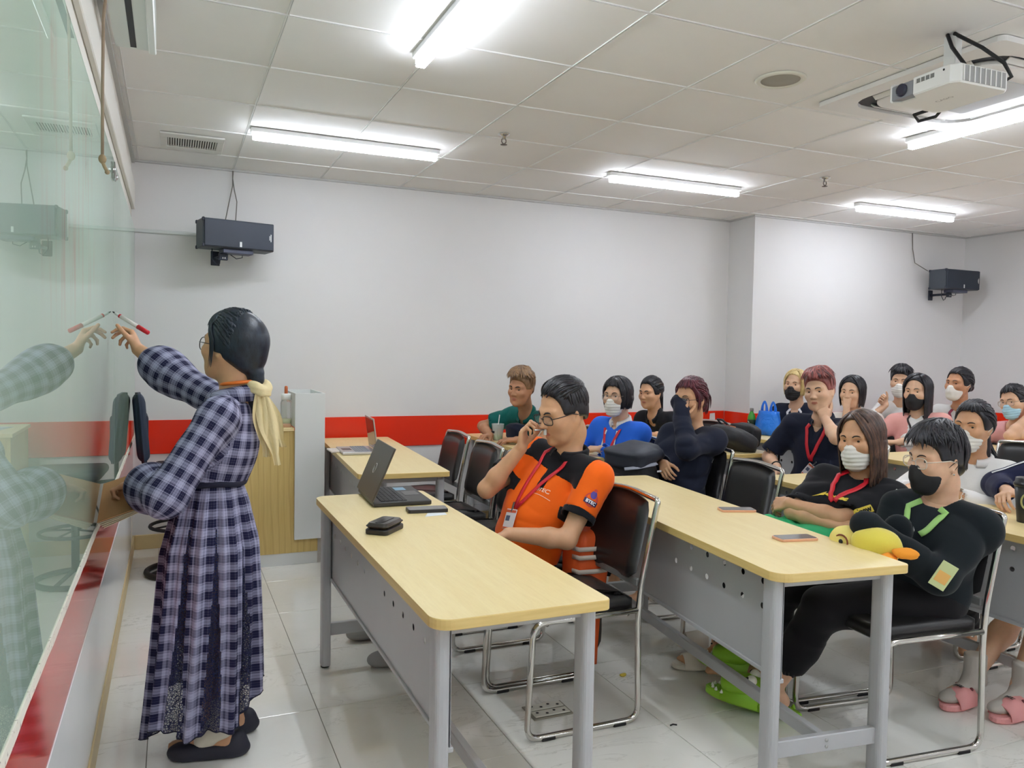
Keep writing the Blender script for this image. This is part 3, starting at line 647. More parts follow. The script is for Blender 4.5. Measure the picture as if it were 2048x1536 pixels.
q = MB(); q.prism(rrect(-.074, -.044, .074, .044, .018, 5), .0185, .04, 0, .012); q.build('top_shell', mat('case gloss', (58, 54, 50), .18), t)
q = MB(); q.prism(rrect(-.055, -.014, .055, .014, .01), .04, .0412); q.build('strip', mat('case stripe', (22, 22, 24), .15), t)
def cup(x, y, r, h, fill, label, liquid, txt=None, lid=False):
    t = thing('plastic_cup', label, 'cup', (x, y, .7502))
    MB().lathe([(r*.72, 0), (r*.74, .004), (r, h), (r*1.05, h+.003), (r*.96, h+.002), (r*.70, .006)], 22).build('cup_wall', mat('cup plastic', (236, 240, 236), .1, alpha=.35), t)
    MB().lathe([(r*.7, .004), (r*(.7+.26*fill), h*fill), (0, h*fill+.001)], 20).build('drink', liquid, t)
    MB().tube([(-.01, 0, .01), (.012, 0, h+.07)], .004, 8).build('straw', mat('straw', (214, 208, 206), .4), t)
    if txt:
        q = MB()
        for k in range(3): q.rbox((-.006, -.004, 0), (.006, .004, .018), .003, 1, M=Matrix.Translation((-r*.9+.002, -.018+.018*k, h*.45)))
        q.build('print', mat('cup print', (40, 40, 42), .5), t)
    return t
cup(2.24, 5.40, .047, .12, .32, 'clear plastic cup with green drink and straw on the far second row desk', mat('green drink', (196, 214, 150), .3), True)
cup(2.40, 5.02, .045, .15, .75, 'tall clear plastic cup behind the hand of the man in orange', mat('milky drink', (222, 220, 206), .3), True)
tag(MB().rbox((-.08, -.055, 0), (.08, .055, .016), .003, 1).build('tablet', mat('tablet dark red', (110, 60, 52), .4), None, (2.3, 5.27, .7505)), 'dark reddish notebook on the desk under the arms of the boy in green', 'notebook')
t = thing('paper_cup', 'large black paper coffee cup with a lid on the third row desk', 'cup', (3.215, 2.085, .7502))
M_cup = mat('black paper cup', (36, 36, 34), .4)
MB().lathe([(.032, 0), (.033, .003), (.046, .15)], 28).build('cup_body', M_cup, t); MB().lathe([(.047, .148), (.05, .152), (.05, .162), (.045, .166), (.043, .182), (.04, .184), (0, .182)], 28).build('lid', mat('cup lid', (30, 30, 34), .3), t)
q = MB()
def cupdec(y, z): r = .0405+(z-.09)*.085+.0012; a = math.atan2(-.55, -.83); a += y/r; return (r*math.cos(a), r*math.sin(a), z)
q.tube([cupdec(.02*math.cos(b), .09+.03*math.sin(b)) for b in np.linspace(.6, 2*PI-.6, 20)], .004, 6); q.tube([cupdec(.01*math.cos(b)+.012, .085+.01*math.sin(b)) for b in np.linspace(0, 2*PI, 12)], .003, 6)
q.build('emblem', mat('olive print', (170, 168, 110), .5), t)
# carrier bag and bottle on the fourth row desk
t = thing('drink_bottle', 'green printed drink bottle with grey cap next to the blue carrier bag', 'bottle', (4.56, 5.33, .7502))
MB().lathe([(.03, 0), (.034, .006), (.034, .12), (.03, .15), (.013, .185), (.013, .195)], 20).build('body', mat('bottle green', (60, 150, 40), .25), t)
MB().lathe([(.0347, .03), (.0347, .118), (.034, .12)], 20).build('label_band', mat('label dark green', (28, 48, 26), .4), t)
q = MB()
for k in range(4): q.tube([(-.0352, -.004-.008, .04+.018*k), (-.0352, .002, .052+.018*k)], .003, 5)
q.build('label_print', mat('label white', (224, 230, 214), .5), t)
MB().lathe([(.015, .19), (.016, .192), (.016, .215), (0, .217)], 16).build('cap', mat('grey cap', (120, 116, 110), .5), t)
def plastic():
    N = NT('blue plastic film'); N.b.inputs['Base Color'].default_value = (*lin((26, 122, 232)), 1); N.b.inputs['Roughness'].default_value = .3; N.b.inputs['Alpha'].default_value = .92
    N.bump(N.noise(N.coord('Object'), 22, 4, .6, .8), .9, .012); return N.m
t = thing('carrier_bag', 'bright blue plastic carrier bag standing on the fourth row desk', 'bag', (4.62, 5.19, .7502))
ov = []; n = 36; f = []; Z = [0, .01, .06, .12, .17, .2]; W = [.055, .075, .085, .08, .07, .066]; D = [.11, .125, .128, .12, .105, .1]
for k, z in enumerate(Z):
    for i in range(n):
        a = 2*PI*i/n; r = 1+.05*math.sin(5*a+k*1.3)+.03*math.sin(11*a+2*k); ov.append((W[k]*r*math.cos(a), D[k]*r*math.sin(a), z))
for k in range(len(Z)-1):
    for i in range(n): f.append((k*n+i, k*n+(i+1) % n, (k+1)*n+(i+1) % n, (k+1)*n+i))
f.append(list(range(n))[::-1]); f.append([(len(Z)-1)*n+i for i in range(n)])
MB().add(ov, f).build('bag_body', plastic(), t)
for s in (-1, 1):
    hp_ = fillet([(.0, s*.085, .17), (.0, s*.075, .25), (0, s*.05, .285), (0, s*.028, .245), (.0, s*.02, .17)], .03, 4); MB().tube(hp_, .011+.008*np.abs(np.linspace(-1, 1, len(hp_)))**3, 8, flat=(1, 0, 0)).build('handle', bpy.data.materials['blue plastic film'], t)
# backpacks
M_bag = mat('black nylon', (36, 36, 40), .55, bump=.4, bscale=260, bdist=.002)
def blob(q, c, r, M=None, seed=0, amp=.08, nu=26, nv=16, p=.55, mi=0):
    th = np.linspace(.02, PI-.02, nv); ph = np.arange(nu)*2*PI/nu; R = random.Random(seed); k = [R.uniform(0, 6) for _ in range(6)]
    v = []
    for t_ in th:
        for f_ in ph:
            d = np.array((math.sin(t_)*math.cos(f_), math.sin(t_)*math.sin(f_), math.cos(t_)))
            s = np.sign(d)*np.abs(d)**p
            w = 1+amp*(math.sin(3*d[0]*2+k[0])*math.sin(4*d[1]+k[1])+.6*math.sin(7*d[2]+k[2]+3*d[0]))
            v.append(s*np.array(r)*w)
    v = np.array(v)
    if M is not None: v = v@np.array(M.to_3x3()).T+np.array(M.translation)
    f = [(a*nu+i, (a+1)*nu+i, (a+1)*nu+(i+1) % nu, a*nu+(i+1) % nu) for a in range(nv-1) for i in range(nu)]+[list(range(nu)), [(nv-1)*nu+i for i in range(nu)][::-1]]
    q.add(v+np.array(c), f, mi); return q
t = thing('backpack', 'black backpack with an orange emblem lying on the far third row desk', 'backpack', (3.62, 4.42, .7502), -.1)
blob(MB(), (0, 0, .075), (.13, .19, .07), Matrix.Rotation(.45, 4, 'Y'), 3, .05).build('bag_body', M_bag, t)
blob(MB(), (.11, .02, .1), (.05, .15, .085), None, 5, .05).build('front_pocket', mat('black nylon two', (30, 30, 33), .6, bump=.4, bscale=260), t)
R_ = Matrix.Translation((-.012, 0, .152)) @ Matrix.Rotation(.42, 4, 'Y')
q = MB()
for a in (-.5, .1, .7): q.tube([R_ @ Vector((-.03+.02*math.sin(a), -.02+.03*a, .0)), R_ @ Vector((-.01, -.04+.03*a, .006)), R_ @ Vector((.01, -.01+.03*a, .0))], .007, 6)
q.build('emblem', mat('orange emblem', (216, 120, 58), .5), t); MB().box((-.004, -.09, 0), (.004, .06, .004), M=Matrix.Translation((-.085, 0, .138)) @ Matrix.Rotation(.42, 4, 'Y')).build('zip_line', mat('grey zip', (150, 150, 150), .5), t)
MB().tube([(.02, .17, .16), (.0, .2, .2), (.0, .14, .2), (.02, .1, .17)], .008, 6).build('top_handle', M_bag, t)
t = thing('backpack', 'flat black bag with loose straps behind the red haired student', 'backpack', (3.58, 4.78, .7502), .2)
blob(MB(), (0, 0, .045), (.14, .18, .045), None, 8, .12).build('bag_body', M_bag, t)
MB().tube([(-.1, -.15, .05), (-.14, -.2, .02), (-.1, -.28, .012), (.0, -.25, .02)], .012, 6, flat=(0, 0, 1)).tube([(.05, -.15, .06), (.02, -.22, .03), (-.06, -.24, .02)], .012, 6, flat=(0, 0, 1)).build('strap', M_bag, t)
tag(MB().rbox((-.09, -.04, 0), (.09, .04, .012), .003, 1).build('notebook', mat('peach cover', (226, 190, 160), .5), None, (3.52, 4.47, .7505), ), 'pale peach phone case or notebook on the desk edge by the backpacks', 'notebook')
t = thing('backpack', 'orange backpack with pale stripes hanging on the chair of the man in orange', 'backpack', (1.625, 2.92, .52), 0)
M_or = mat('orange nylon', (226, 92, 34), .6, bump=.4, bscale=300)
blob(MB(), (0, 0, .0), (.085, .075, .15), None, 12, .05).build('bag_body', M_or, t)
for z in (.075, .04, -.02): 
    MB().tube([(-.09+.006, -.04, z), (-.07, -.079, z), (0, -.087, z), (.06, -.082, z)], .011, 6, flat=(0, -1, 0)).build('stripe', mat('reflective stripe', (226, 212, 200), .5), t)
MB().lathe([(0, 0), (.02, 0), (.02, .004), (0, .005)], 18, M=Matrix.Translation((.05, -.0855, .01)) @ Matrix.Rotation(PI/2, 4, 'X')).build('patch', mat('patch pale', (214, 204, 196), .6), t)
MB().rbox((-.085, -.075, -.175), (.085, .07, -.14), .012, 2).build('bottom_panel', mat('black base', (34, 30, 30), .6), t)
MB().tube([(.03, -.03, -.16), (.035, -.035, -.25), (.03, -.03, -.38), (.028, -.03, -.44)], .026, 6, flat=(0, -1, 0)).build('strap', M_or, t)
blob(MB(), (.045, .01, -.27), (.045, .035, .13), None, 4, .06, 16, 10, .8).build('lower_pocket', mat('dark mesh', (60, 56, 52), .7), t)
t = thing('backpack', 'black backpack held on the lap of the student with dark red hair', 'backpack', (2.5, 3.93, .62), .1)
blob(MB(), (0, 0, .05), (.11, .17, .17), Matrix.Rotation(-.35, 4, 'Y'), 21, .05, 34, 22, .6).build('bag_body', M_bag, t)
blob(MB(), (-.02, -.01, .2), (.13, .17, .06), Matrix.Rotation(-.2, 4, 'Y'), 22, .07).build('top_flap', mat('blue black nylon', (38, 42, 54), .55, bump=.4, bscale=260), t)
MB().tube([(-.16, -.12, .14), (-.1, -.16, .15), (.0, -.18, .165), (.03, -.17, .17)], .014, 6, flat=(0, -.6, .8)).build('grey_strap', mat('grey webbing', (150, 152, 166), .6), t)
MB().rbox((.02, -.192, .12), (.05, -.185, .13), .002, 1).build('tag_strip', M_paper, t)
blob(MB(), (-.15, .02, -.02), (.06, .14, .11), None, 24, .08).build('side_pouch', M_bag, t)
# floor oddments
t = thing('floor_socket', 'recessed floor box with two rows of sockets set in the floor tiles', 'socket', (1.36, 2.72, 0), 0)
MB().rbox((-.085, -.06, 0), (.085, .06, .006), .002, 1).build('frame', mat('socket frame', (150, 146, 132), .4, .4), t)
for y0 in (-.052, .004):
    so = MB().rbox((-.075, y0, .0062), (.075, y0+.046, .011), .002, 1).build('socket_plate', mat('socket plate', (214, 212, 200), .35), t)
    for k in range(4): MB().lathe([(.006, 0), (.006, .001), (0, .001)], 10, M=Matrix.Translation((-.055+.036*k, y0+.023+(-1)**k*.007, .0112))).build('hole', M_black, so)
tag(MB().ball((0, 0, .006), (.016, .012, .006), 10, 6).ball((.012, .008, .005), (.01, .008, .005), 8, 5).build('food_crumb', mat('yellow crumb', (214, 190, 70), .7), None, (1.815, 2.9, 0)), 'small yellow crumb on the floor tiles by the empty chair', 'crumb')
tag(MB().tube([(-.014, 0, .003), (0, .004, .003), (.012, -.006, .003)], .003, 5).build('dark_scrap', M_black, None, (1.755, 2.437, 0)), 'tiny black scrap on the floor tiles before the second row desk', 'litter')
# ------------------------------------------------------------------ organic surfaces: signed distance fields meshed with surface nets
def nrm(a):
    a = np.asarray(a, float); return a/max(np.linalg.norm(a), 1e-9)
class Fld:
    def __init__(s, c=(0, 0, 0), A=None, sc=1.0):
        s.p = []; s.frame(c, A, sc); s.disp = None; s.amp = 0
    def frame(s, c=(0, 0, 0), A=None, sc=1.0):
        s.c = np.asarray(c, float); s.A = np.eye(3) if A is None else np.asarray(A, float); s.sc = sc; return s   # columns of A: local axes in world
    def w(s, p): return s.c+s.A@(np.asarray(p, float)*s.sc)
    def cone(s, a, b, r1, r2=None, k=.02, op='add'):
        s.p.append((op, 'cone', (s.w(a), s.w(b), r1*s.sc, (r1 if r2 is None else r2)*s.sc), k*s.sc)); return s
    def tubecut(s, a, b, r1, r2=None, k=.005, op='add'):
        s.p.append((op, 'ccone', (s.w(a), s.w(b), r1*s.sc, (r1 if r2 is None else r2)*s.sc), k*s.sc)); return s
    def ell(s, c, r, k=.02, op='add', R=None):
        A = s.A if R is None else s.A@np.asarray(R, float)
        s.p.append((op, 'ell', (s.w(c), A, np.asarray(r, float)*s.sc), k*s.sc)); return s
    def plane(s, p, n, k=.003):
        s.p.append(('int', 'plane', (s.w(p), s.A@nrm(n)), k)); return s
    @staticmethod
    def d(kind, q, P):
        if kind == 'cone':
            a, b, r1, r2 = q; ba = b-a; L = ba@ba
            pa = P-a; t = np.clip(pa@ba/max(L, 1e-12), 0, 1)
            return np.sqrt(((pa-t[..., None]*ba)**2).sum(-1))-(r1+(r2-r1)*t)
        if kind == 'ccone':
            a, b, r1, r2 = q; ba = b-a; L = math.sqrt(ba@ba); u = ba/L
            pa = P-a; h = pa@u; rad = np.sqrt(np.maximum(((pa-h[..., None]*u)**2).sum(-1), 0)); t = np.clip(h/L, 0, 1)
            dr = rad-(r1+(r2-r1)*t); dh = np.abs(h-L/2)-L/2
            return np.minimum(np.maximum(dr, dh), 0)+np.sqrt(np.maximum(dr, 0)**2+np.maximum(dh, 0)**2)
        if kind == 'ell':
            c, A, r = q; x = (P-c)@A; k0 = np.sqrt(((x/r)**2).sum(-1)); k1 = np.sqrt(((x/r**2)**2).sum(-1))
            return np.where(k0 < .3, (k0-1)*r.min(), k0*(k0-1)/np.maximum(k1, 1e-9))
        if kind == 'plane': return (P-q[0])@q[1]
    @staticmethod
    def comb(op, D, d, k):
        if op == 'add':
            if k <= 0: return np.minimum(D, d)
            h = np.maximum(k-np.abs(D-d), 0)/k; return np.minimum(D, d)-h*h*k*.25
        if op == 'sub': d = -d
        if k <= 0: return np.maximum(D, d)
        h = np.maximum(k-np.abs(D-d), 0)/k; return np.maximum(D, d)+h*h*k*.25
    def ev(s, P):
        P = np.asarray(P, float); D = np.full(P.shape[:-1], 9.0)
        for op, kd, q, k in s.p: D = s.comb(op, D, s.d(kd, q, P), k)
        if s.disp is not None: D = D+s.disp(P)
        return D
    def project(s, P, off=0.0, it=6):
        P = np.array(P, float).reshape(-1, 3); e = 1e-3
        for _ in range(it):
            d = s.ev(P)-off; g = np.stack([s.ev(P+np.eye(3)[i]*e)-s.ev(P-np.eye(3)[i]*e) for i in range(3)], -1)/(2*e)
            P = P-(d/np.maximum((g*g).sum(-1), .2))[:, None]*g
        return P
    def bounds(s):
        lo = np.full(3, 9.); hi = -lo
        for op, kd, q, k in s.p:
            if op != 'add': continue
            if kd in ('cone', 'ccone'): pts = [(q[0], q[2]), (q[1], q[3])]
            else: pts = [(q[0], None)]
            for c, r in pts:
                e = np.full(3, r) if r is not None else np.sqrt(((q[1]*q[2])**2).sum(1))
                lo = np.minimum(lo, c-e); hi = np.maximum(hi, c+e)
        return lo, hi
EDG = [(0, 1), (2, 3), (4, 5), (6, 7), (0, 2), (1, 3), (4, 6), (5, 7), (0, 4), (1, 5), (2, 6), (3, 7)]
COR = np.array([(i & 1, i >> 1 & 1, i >> 2 & 1) for i in range(8)])
def polygonize(F, v, B=8):
    lo, hi = F.bounds(); pad = 2.5*v+F.amp; lo = lo-pad; hi = hi+pad
    nb = np.ceil((hi-lo)/v/B).astype(int)+1; n = nb*B
    ci = np.stack(np.meshgrid(*[np.arange(x) for x in nb], indexing='ij'), -1).reshape(-1, 3)
    C = lo+(ci*B+(B-1)/2)*v; rad = (B-1)/2*v*1.7321
    pc = [F.d(kd, q, C) for op, kd, q, k in F.p]; D = np.full(len(C), 9.0)
    for (op, kd, q, k), d in zip(F.p, pc): D = F.comb(op, D, d, k)
    keep = np.abs(D) < rad*1.25+1.5*v+F.amp
    G = np.repeat(np.repeat(np.repeat(np.where(D < 0, -1., 1.).reshape(nb), B, 0), B, 1), B, 2).astype(np.float32)
    kb = ci[keep]; off = np.stack(np.meshgrid(*[np.arange(B)]*3, indexing='ij'), -1).reshape(-1, 3)
    P = lo+(kb[:, None]*B+off[None])*v; V = np.full(P.shape[:2], 9.0); Dk = D[keep]
    for (op, kd, q, k), d in zip(F.p, pc):
        d = d[keep]
        if op == 'add': m = d-rad*1.3 < Dk+rad*1.3+k+F.amp
        elif op == 'sub': m = d < rad*1.3+k+F.amp
        else: m = d > -(rad*1.3+k+F.amp)
        if m.any(): V[m] = F.comb(op, V[m], F.d(kd, q, P[m]), k)
    if F.disp is not None: V = V+F.disp(P)
    ii = (kb[:, None]*B+off[None]).reshape(-1, 3); G[ii[:, 0], ii[:, 1], ii[:, 2]] = V.ravel()
    S = (G < 0); s8 = np.zeros(tuple(n-1), np.uint8)
    for c in COR: s8 += S[c[0]:n[0]-1+c[0], c[1]:n[1]-1+c[1], c[2]:n[2]-1+c[2]]
    act = np.argwhere((s8 > 0) & (s8 < 8)); idx = np.full(tuple(n-1), -1, np.int32); idx[act[:, 0], act[:, 1], act[:, 2]] = np.arange(len(act))
    q = act[:, None]+COR[None]; cv = G[q[..., 0], q[..., 1], q[..., 2]]
    acc = np.zeros((len(act), 3)); cnt = np.zeros(len(act))
    for a, b in EDG:
        va, vb = cv[:, a], cv[:, b]; m = (va < 0) != (vb < 0); t = np.where(m, va/np.where(m, va-vb, 1), 0)
        acc += np.where(m[:, None], COR[a]+t[:, None]*(COR[b]-COR[a]), 0); cnt += m
    X = lo+(act+acc/np.maximum(cnt, 1)[:, None])*v
    Q = []
    for ax in range(3):
        o1, o2 = (ax+1) % 3, (ax+2) % 3
        sl = [slice(None)]*3; sl[ax] = slice(0, -1); s2 = list(sl); s2[ax] = slice(1, None)
        m = S[tuple(sl)] != S[tuple(s2)]; e = np.argwhere(m)
        ok = (e[:, o1] > 0) & (e[:, o2] > 0) & (e[:, o1] < n[o1]-1) & (e[:, o2] < n[o2]-1); e = e[ok]
        ins = S[e[:, 0], e[:, 1], e[:, 2]]; cs = []
        for d1, d2 in ((0, 0), (-1, 0), (-1, -1), (0, -1)):
            c = e.copy(); c[:, o1] += d1; c[:, o2] += d2; cs.append(idx[c[:, 0], c[:, 1], c[:, 2]])
        f = np.stack(cs, 1); f[~ins] = f[~ins][:, ::-1]; f = f[(f >= 0).all(1)]; Q.append(f)
    return X, np.concatenate(Q)
def join(parts):
    V = []; Q = []; n = 0
    for v, q in parts: V.append(v); Q.append(q+n); n += len(v)
    return np.concatenate(V), np.concatenate(Q)
def folds(amp, f=14, seed=0, st=(1, 1, 1)):
    R = np.random.RandomState(seed); K = R.normal(size=(5, 3))*f*np.array(st); ph = R.uniform(0, 6.28, 5); K2 = R.normal(size=(2, 3))*f*.5
    def fn(P):
        wv = np.sin(P@K2[0]+ph[0])+np.sin(P@K2[1]+ph[1]); o = 0
        for i in range(5): o = o+np.sin(P@K[i]+ph[i]+1.6*wv)
        o = o/3
        return amp*np.clip(1-2*np.abs(o), -1, 1)*.7
    return fn
# ------------------------------------------------------------------ materials for people
def skin_mat(name, rgb):
    m = mat(name, rgb, .48, spec=.4, sss=.12, var=.05, vscale=30, bump=.06, bscale=500, bdist=.0006); return m
def hair_mat(name, rgb, rgb2=None, rough=.38):
    if name in MATS: return MATS[name]
    N = NT(name); v = N.coord('Object', (1, 1, .35)); f = N.noise(v, 60, 3, .6)
    N.l(N.mix(N.ramp(f, .35, .7), lin(rgb), lin(rgb2 or tuple(min(255, x*1.5+8) for x in rgb))), N.b.inputs['Base Color'])
    N.b.inputs['Roughness'].default_value = rough; N.b.inputs['Specular IOR Level'].default_value = .45; N.bump(f, .5, .002); MATS[name] = N.m; return N.m
def cloth(name, rgb, rough=.85, bs=420, var=.06): return mat(name, rgb, rough, spec=.2, var=var, vscale=6, bump=.25, bscale=bs, bdist=.001, sheen=.1)
M_lip = mat('lips', (176, 98, 88), .4); M_eyew = mat('eye white', (222, 216, 208), .2); M_iris = mat('iris', (40, 24, 18), .08, spec=.8)
M_brow = mat('eyebrow', (38, 30, 28), .7)
UP = np.array((0, 0, 1.))
def azF(a): a = math.radians(a); return np.array((-math.cos(a), -math.sin(a), 0))
def head_axes(az, pitch, roll):
    F = azF(az); L = np.cross(UP, F); p = math.radians(pitch); r = math.radians(roll)
    hF = math.cos(p)*F-math.sin(p)*UP; hU = math.cos(p)*UP+math.sin(p)*F
    U2 = math.cos(r)*hU+math.sin(r)*L; L2 = math.cos(r)*L-math.sin(r)*hU
    return np.stack([hF, L2, U2], 1)
# ------------------------------------------------------------------ head
def head_field(c, A, hs, j=1.0, mouth=0):
    F = Fld(c, A, hs)
    F.ell((-.012, 0, .03), (.098, .077, .095), .02)
    F.ell((.03, 0, -.03), (.062, .066*j, .085), .03)
    F.ell((.042, 0, -.075), (.042, .044*j, .045), .03)
    F.ell((.074, 0, -.103), (.02, .022*j, .017), .022)
    F.cone((-.005, .055*j, -.035), (.045, .034*j, -.088), .022, .02, .03); F.cone((-.005, -.055*j, -.035), (.045, -.034*j, -.088), .022, .02, .03)
    for s in (1, -1):
        F.ell((.062, s*.04, -.022), (.026, .026, .022), .03)
        F.cone((.082, s*.012, .026), (.068, s*.048, .026), .012, .011, .016)
        F.ell((.096, s*.033, .005), (.019, .0185, .0115), .010, 'sub')
        F.cone((.0775, s*.017, .0128), (.0725, s*.047, .0128), .0042, .004, .003); F.cone((.0765, s*.019, -.0042), (.0725, s*.046, -.003), .0034, .0034, .004)
        F.ell((-.006, s*.077, -.004), (.019, .008, .031), .006, R=[[.95, .3*s, 0], [-.3*s, .95, 0], [0, 0, 1]])
        F.ell((.0, s*.0855, -.001), (.009, .005, .016), .004, 'sub')
        F.ell((.0, s*.078, -.03), (.008, .007, .008), .005)
    F.cone((.085, 0, .016), (.100, 0, -.02), .009, .0105, .014); F.ell((.104, 0, -.028), (.0115, .0115, .0095), .008)
    for s in (1, -1): F.ell((.095, s*.0125, -.031), (.011, .0085, .008), .006)
    F.ell((.0835, 0, -.0585), (.012, .0225, .0055), .006); F.ell((.0815, 0, -.068), (.0118, .019, .0062), .006); F.cone((.0965, -.017, -.063), (.0965, .017, -.063), .0018, .0018, .003, 'sub')
    return F
def eyes(par, c, A, hs, gaze=(0, 0)):
    for s in (1, -1):
        q = MB(); ce = np.array((.0655, s*.032, .0045)); r = .0145; nu, nv = 20, 12
        th = np.linspace(0, PI*.6, nv); ph = np.arange(nu)*2*PI/nu; v = []
        gx = nrm((1, gaze[0], gaze[1])); gy = nrm(np.cross((0, 0, 1), gx)); gz = np.cross(gx, gy)
        for t in th:
            for p in ph: v.append(ce+r*(math.cos(t)*gx+math.sin(t)*(math.cos(p)*gy+math.sin(p)*gz)))
        f = [(a*nu+i, (a+1)*nu+i, (a+1)*nu+(i+1) % nu, a*nu+(i+1) % nu) for a in range(nv-1) for i in range(nu)]
        v = c+(np.array(v)*hs)@A.T
        k = int(nv*.27); q.add(v, f[:k*nu], 1); q.add(v, f[k*nu:], 0); q.build('eye', [M_eyew, M_iris], par)
def brows(par, HF, c, A, hs, m, th=.0028):
    for s in (1, -1):
        P = np.array([(.09, s*l, .0265+dz) for l, dz in ((.013, -.002), (.022, .002), (.033, .004), (.043, .0035), (.05, .0))])
        W = HF.project(c+(P*hs)@A.T, .0008); MB().tube(W, [th*.8*hs, th*1.1*hs, th*1.1*hs, th*.8*hs, .0008], 6).build('eyebrow', m, par)
# ------------------------------------------------------------------ hair
class Hair:
    """scalp ellipsoid in head space plus strands that run over it"""
    C = np.array((-.012, 0, .03)); R = np.array((.098, .079, .097))
    def __init__(s, c, A, hs, seed=0): s.c, s.A, s.hs = c, A, hs; s.q = MB(); s.r = random.Random(seed); s.F = Fld(c, A, hs)
    def pt(s, d, lift=0): return s.C+(s.R+lift)*np.asarray(d)
    def strand(s, a, b, lift=(.006, .012), drop=0, ddir=(0, 0, -1), curve=(0, 0, 0), w=.007, n=8, m=3, mi=0, wave=0, jit=.012, end=None, mid=None):
        r = s.r; a = nrm(np.array(a)+[r.gauss(0, jit) for _ in range(3)]); b = nrm(np.array(b)+[r.gauss(0, jit) for _ in range(3)])
        om = math.acos(max(-1, min(1, a@b))); so = max(math.sin(om), 1e-4); P = []
        lf = r.uniform(-.0025, .0025)
        for i in range(n):
            t = i/(n-1); d = (math.sin((1-t)*om)*a+math.sin(t*om)*b)/so if om > .01 else a
            if mid is not None: d = nrm((1-t)**2*a+2*t*(1-t)*np.array(mid)+t*t*b)
            P.append(s.pt(d, lift[0]+(lift[1]-lift[0])*math.sin(t*PI/2)+lf*math.sin(t*PI)))
        if end is not None:
            for i in range(1, m+1): t = i/m; P.append(P[n-1]*(1-t)+np.array(end)*t+np.array((r.gauss(0, .002), r.gauss(0, .002), 0)))
        elif drop:
            p0 = P[-1]; cv = np.array(curve, float); dd = nrm(ddir); tang = nrm(P[-1]-P[-2]); L = drop*r.uniform(.9, 1.06); wx = r.uniform(0, 6)
            for i in range(1, m+1):
                t = i/m; wv = wave*math.sin(t*7+wx)*t
                P.append(p0+L*t*nrm(dd+tang*.8*(1-t)**2)+cv*t*t+np.array((wv, wv*.6, 0)))
        P = np.array(P); K = len(P); ww = w*r.uniform(.75, 1.25)*s.hs
        rr = ww*np.array([.55+.45*min(1, 3*i/K) if i < K*.6 else max(.12, 1-.88*((i/(K-1)-.6)/.4)**1.5) for i in range(K)])
        Wp = s.c+(P*s.hs)@s.A.T; out = nrm(Wp[min(4, K-1)]-(s.c+s.A@(s.C*s.hs)))
        T = np.gradient(Wp, axis=0); T /= np.maximum(np.linalg.norm(T, axis=1, keepdims=True), 1e-9)
        O = Wp-(s.c+s.A@((s.C+np.array((0, 0, -.02)))*s.hs)); O[:, :] = O-(O*T).sum(1)[:, None]*T; O /= np.maximum(np.linalg.norm(O, axis=1, keepdims=True), 1e-9)
        Sd = np.cross(T, O); v = np.stack([Wp+Sd*rr[:, None], Wp+O*rr[:, None]*.5, Wp-Sd*rr[:, None], Wp-O*rr[:, None]*.4], 1).reshape(-1, 3)
        f = [(k*4+i, k*4+(i+1) % 4, k*4+4+(i+1) % 4, k*4+4+i) for k in range(K-1) for i in range(4)]+[(0, 3, 2, 1), (K*4-4, K*4-3, K*4-2, K*4-1)]
        s.q.add(v, f, mi, True)
    def build(s, name, mats, par, v=.0055):
        if s.F.p:
            V, Q = polygonize(s.F, v*s.hs); s.q.add(V, Q.tolist(), 0, True)
        return s.q.build(name, mats, par)
def sph(az, ph):
    a, p = math.radians(az), math.radians(ph); return np.array((math.sin(p)*math.cos(a), math.sin(p)*math.sin(a), math.cos(p)))
def cap(H, line=.055, side=-.01, back=-.075, thick=.006, temple=.05):
    """base shell of hair; face left open: line = forehead height, side = height at the ears, back = nape"""
    F = H.F; F.ell(H.C, H.R+thick, .01)
    F.ell((-.03, 0, -.02), (.075, .068, .075), .03)
    F.ell((.10, 0, line-.085), (.085, .095, .095), .012, 'sub'); F.ell((.075, 0, line-.10), (.05, .072, .095), .012, 'sub')
    F.cone((.02, .12, side-.06), (.02, -.12, side-.06), .06, .06, .01, 'sub')
    F.cone((-.03, .13, side-.085), (-.03, -.13, side-.085), .06, .06, .012, 'sub')
    F.plane((0, 0, back), (0, 0, -1), .01)
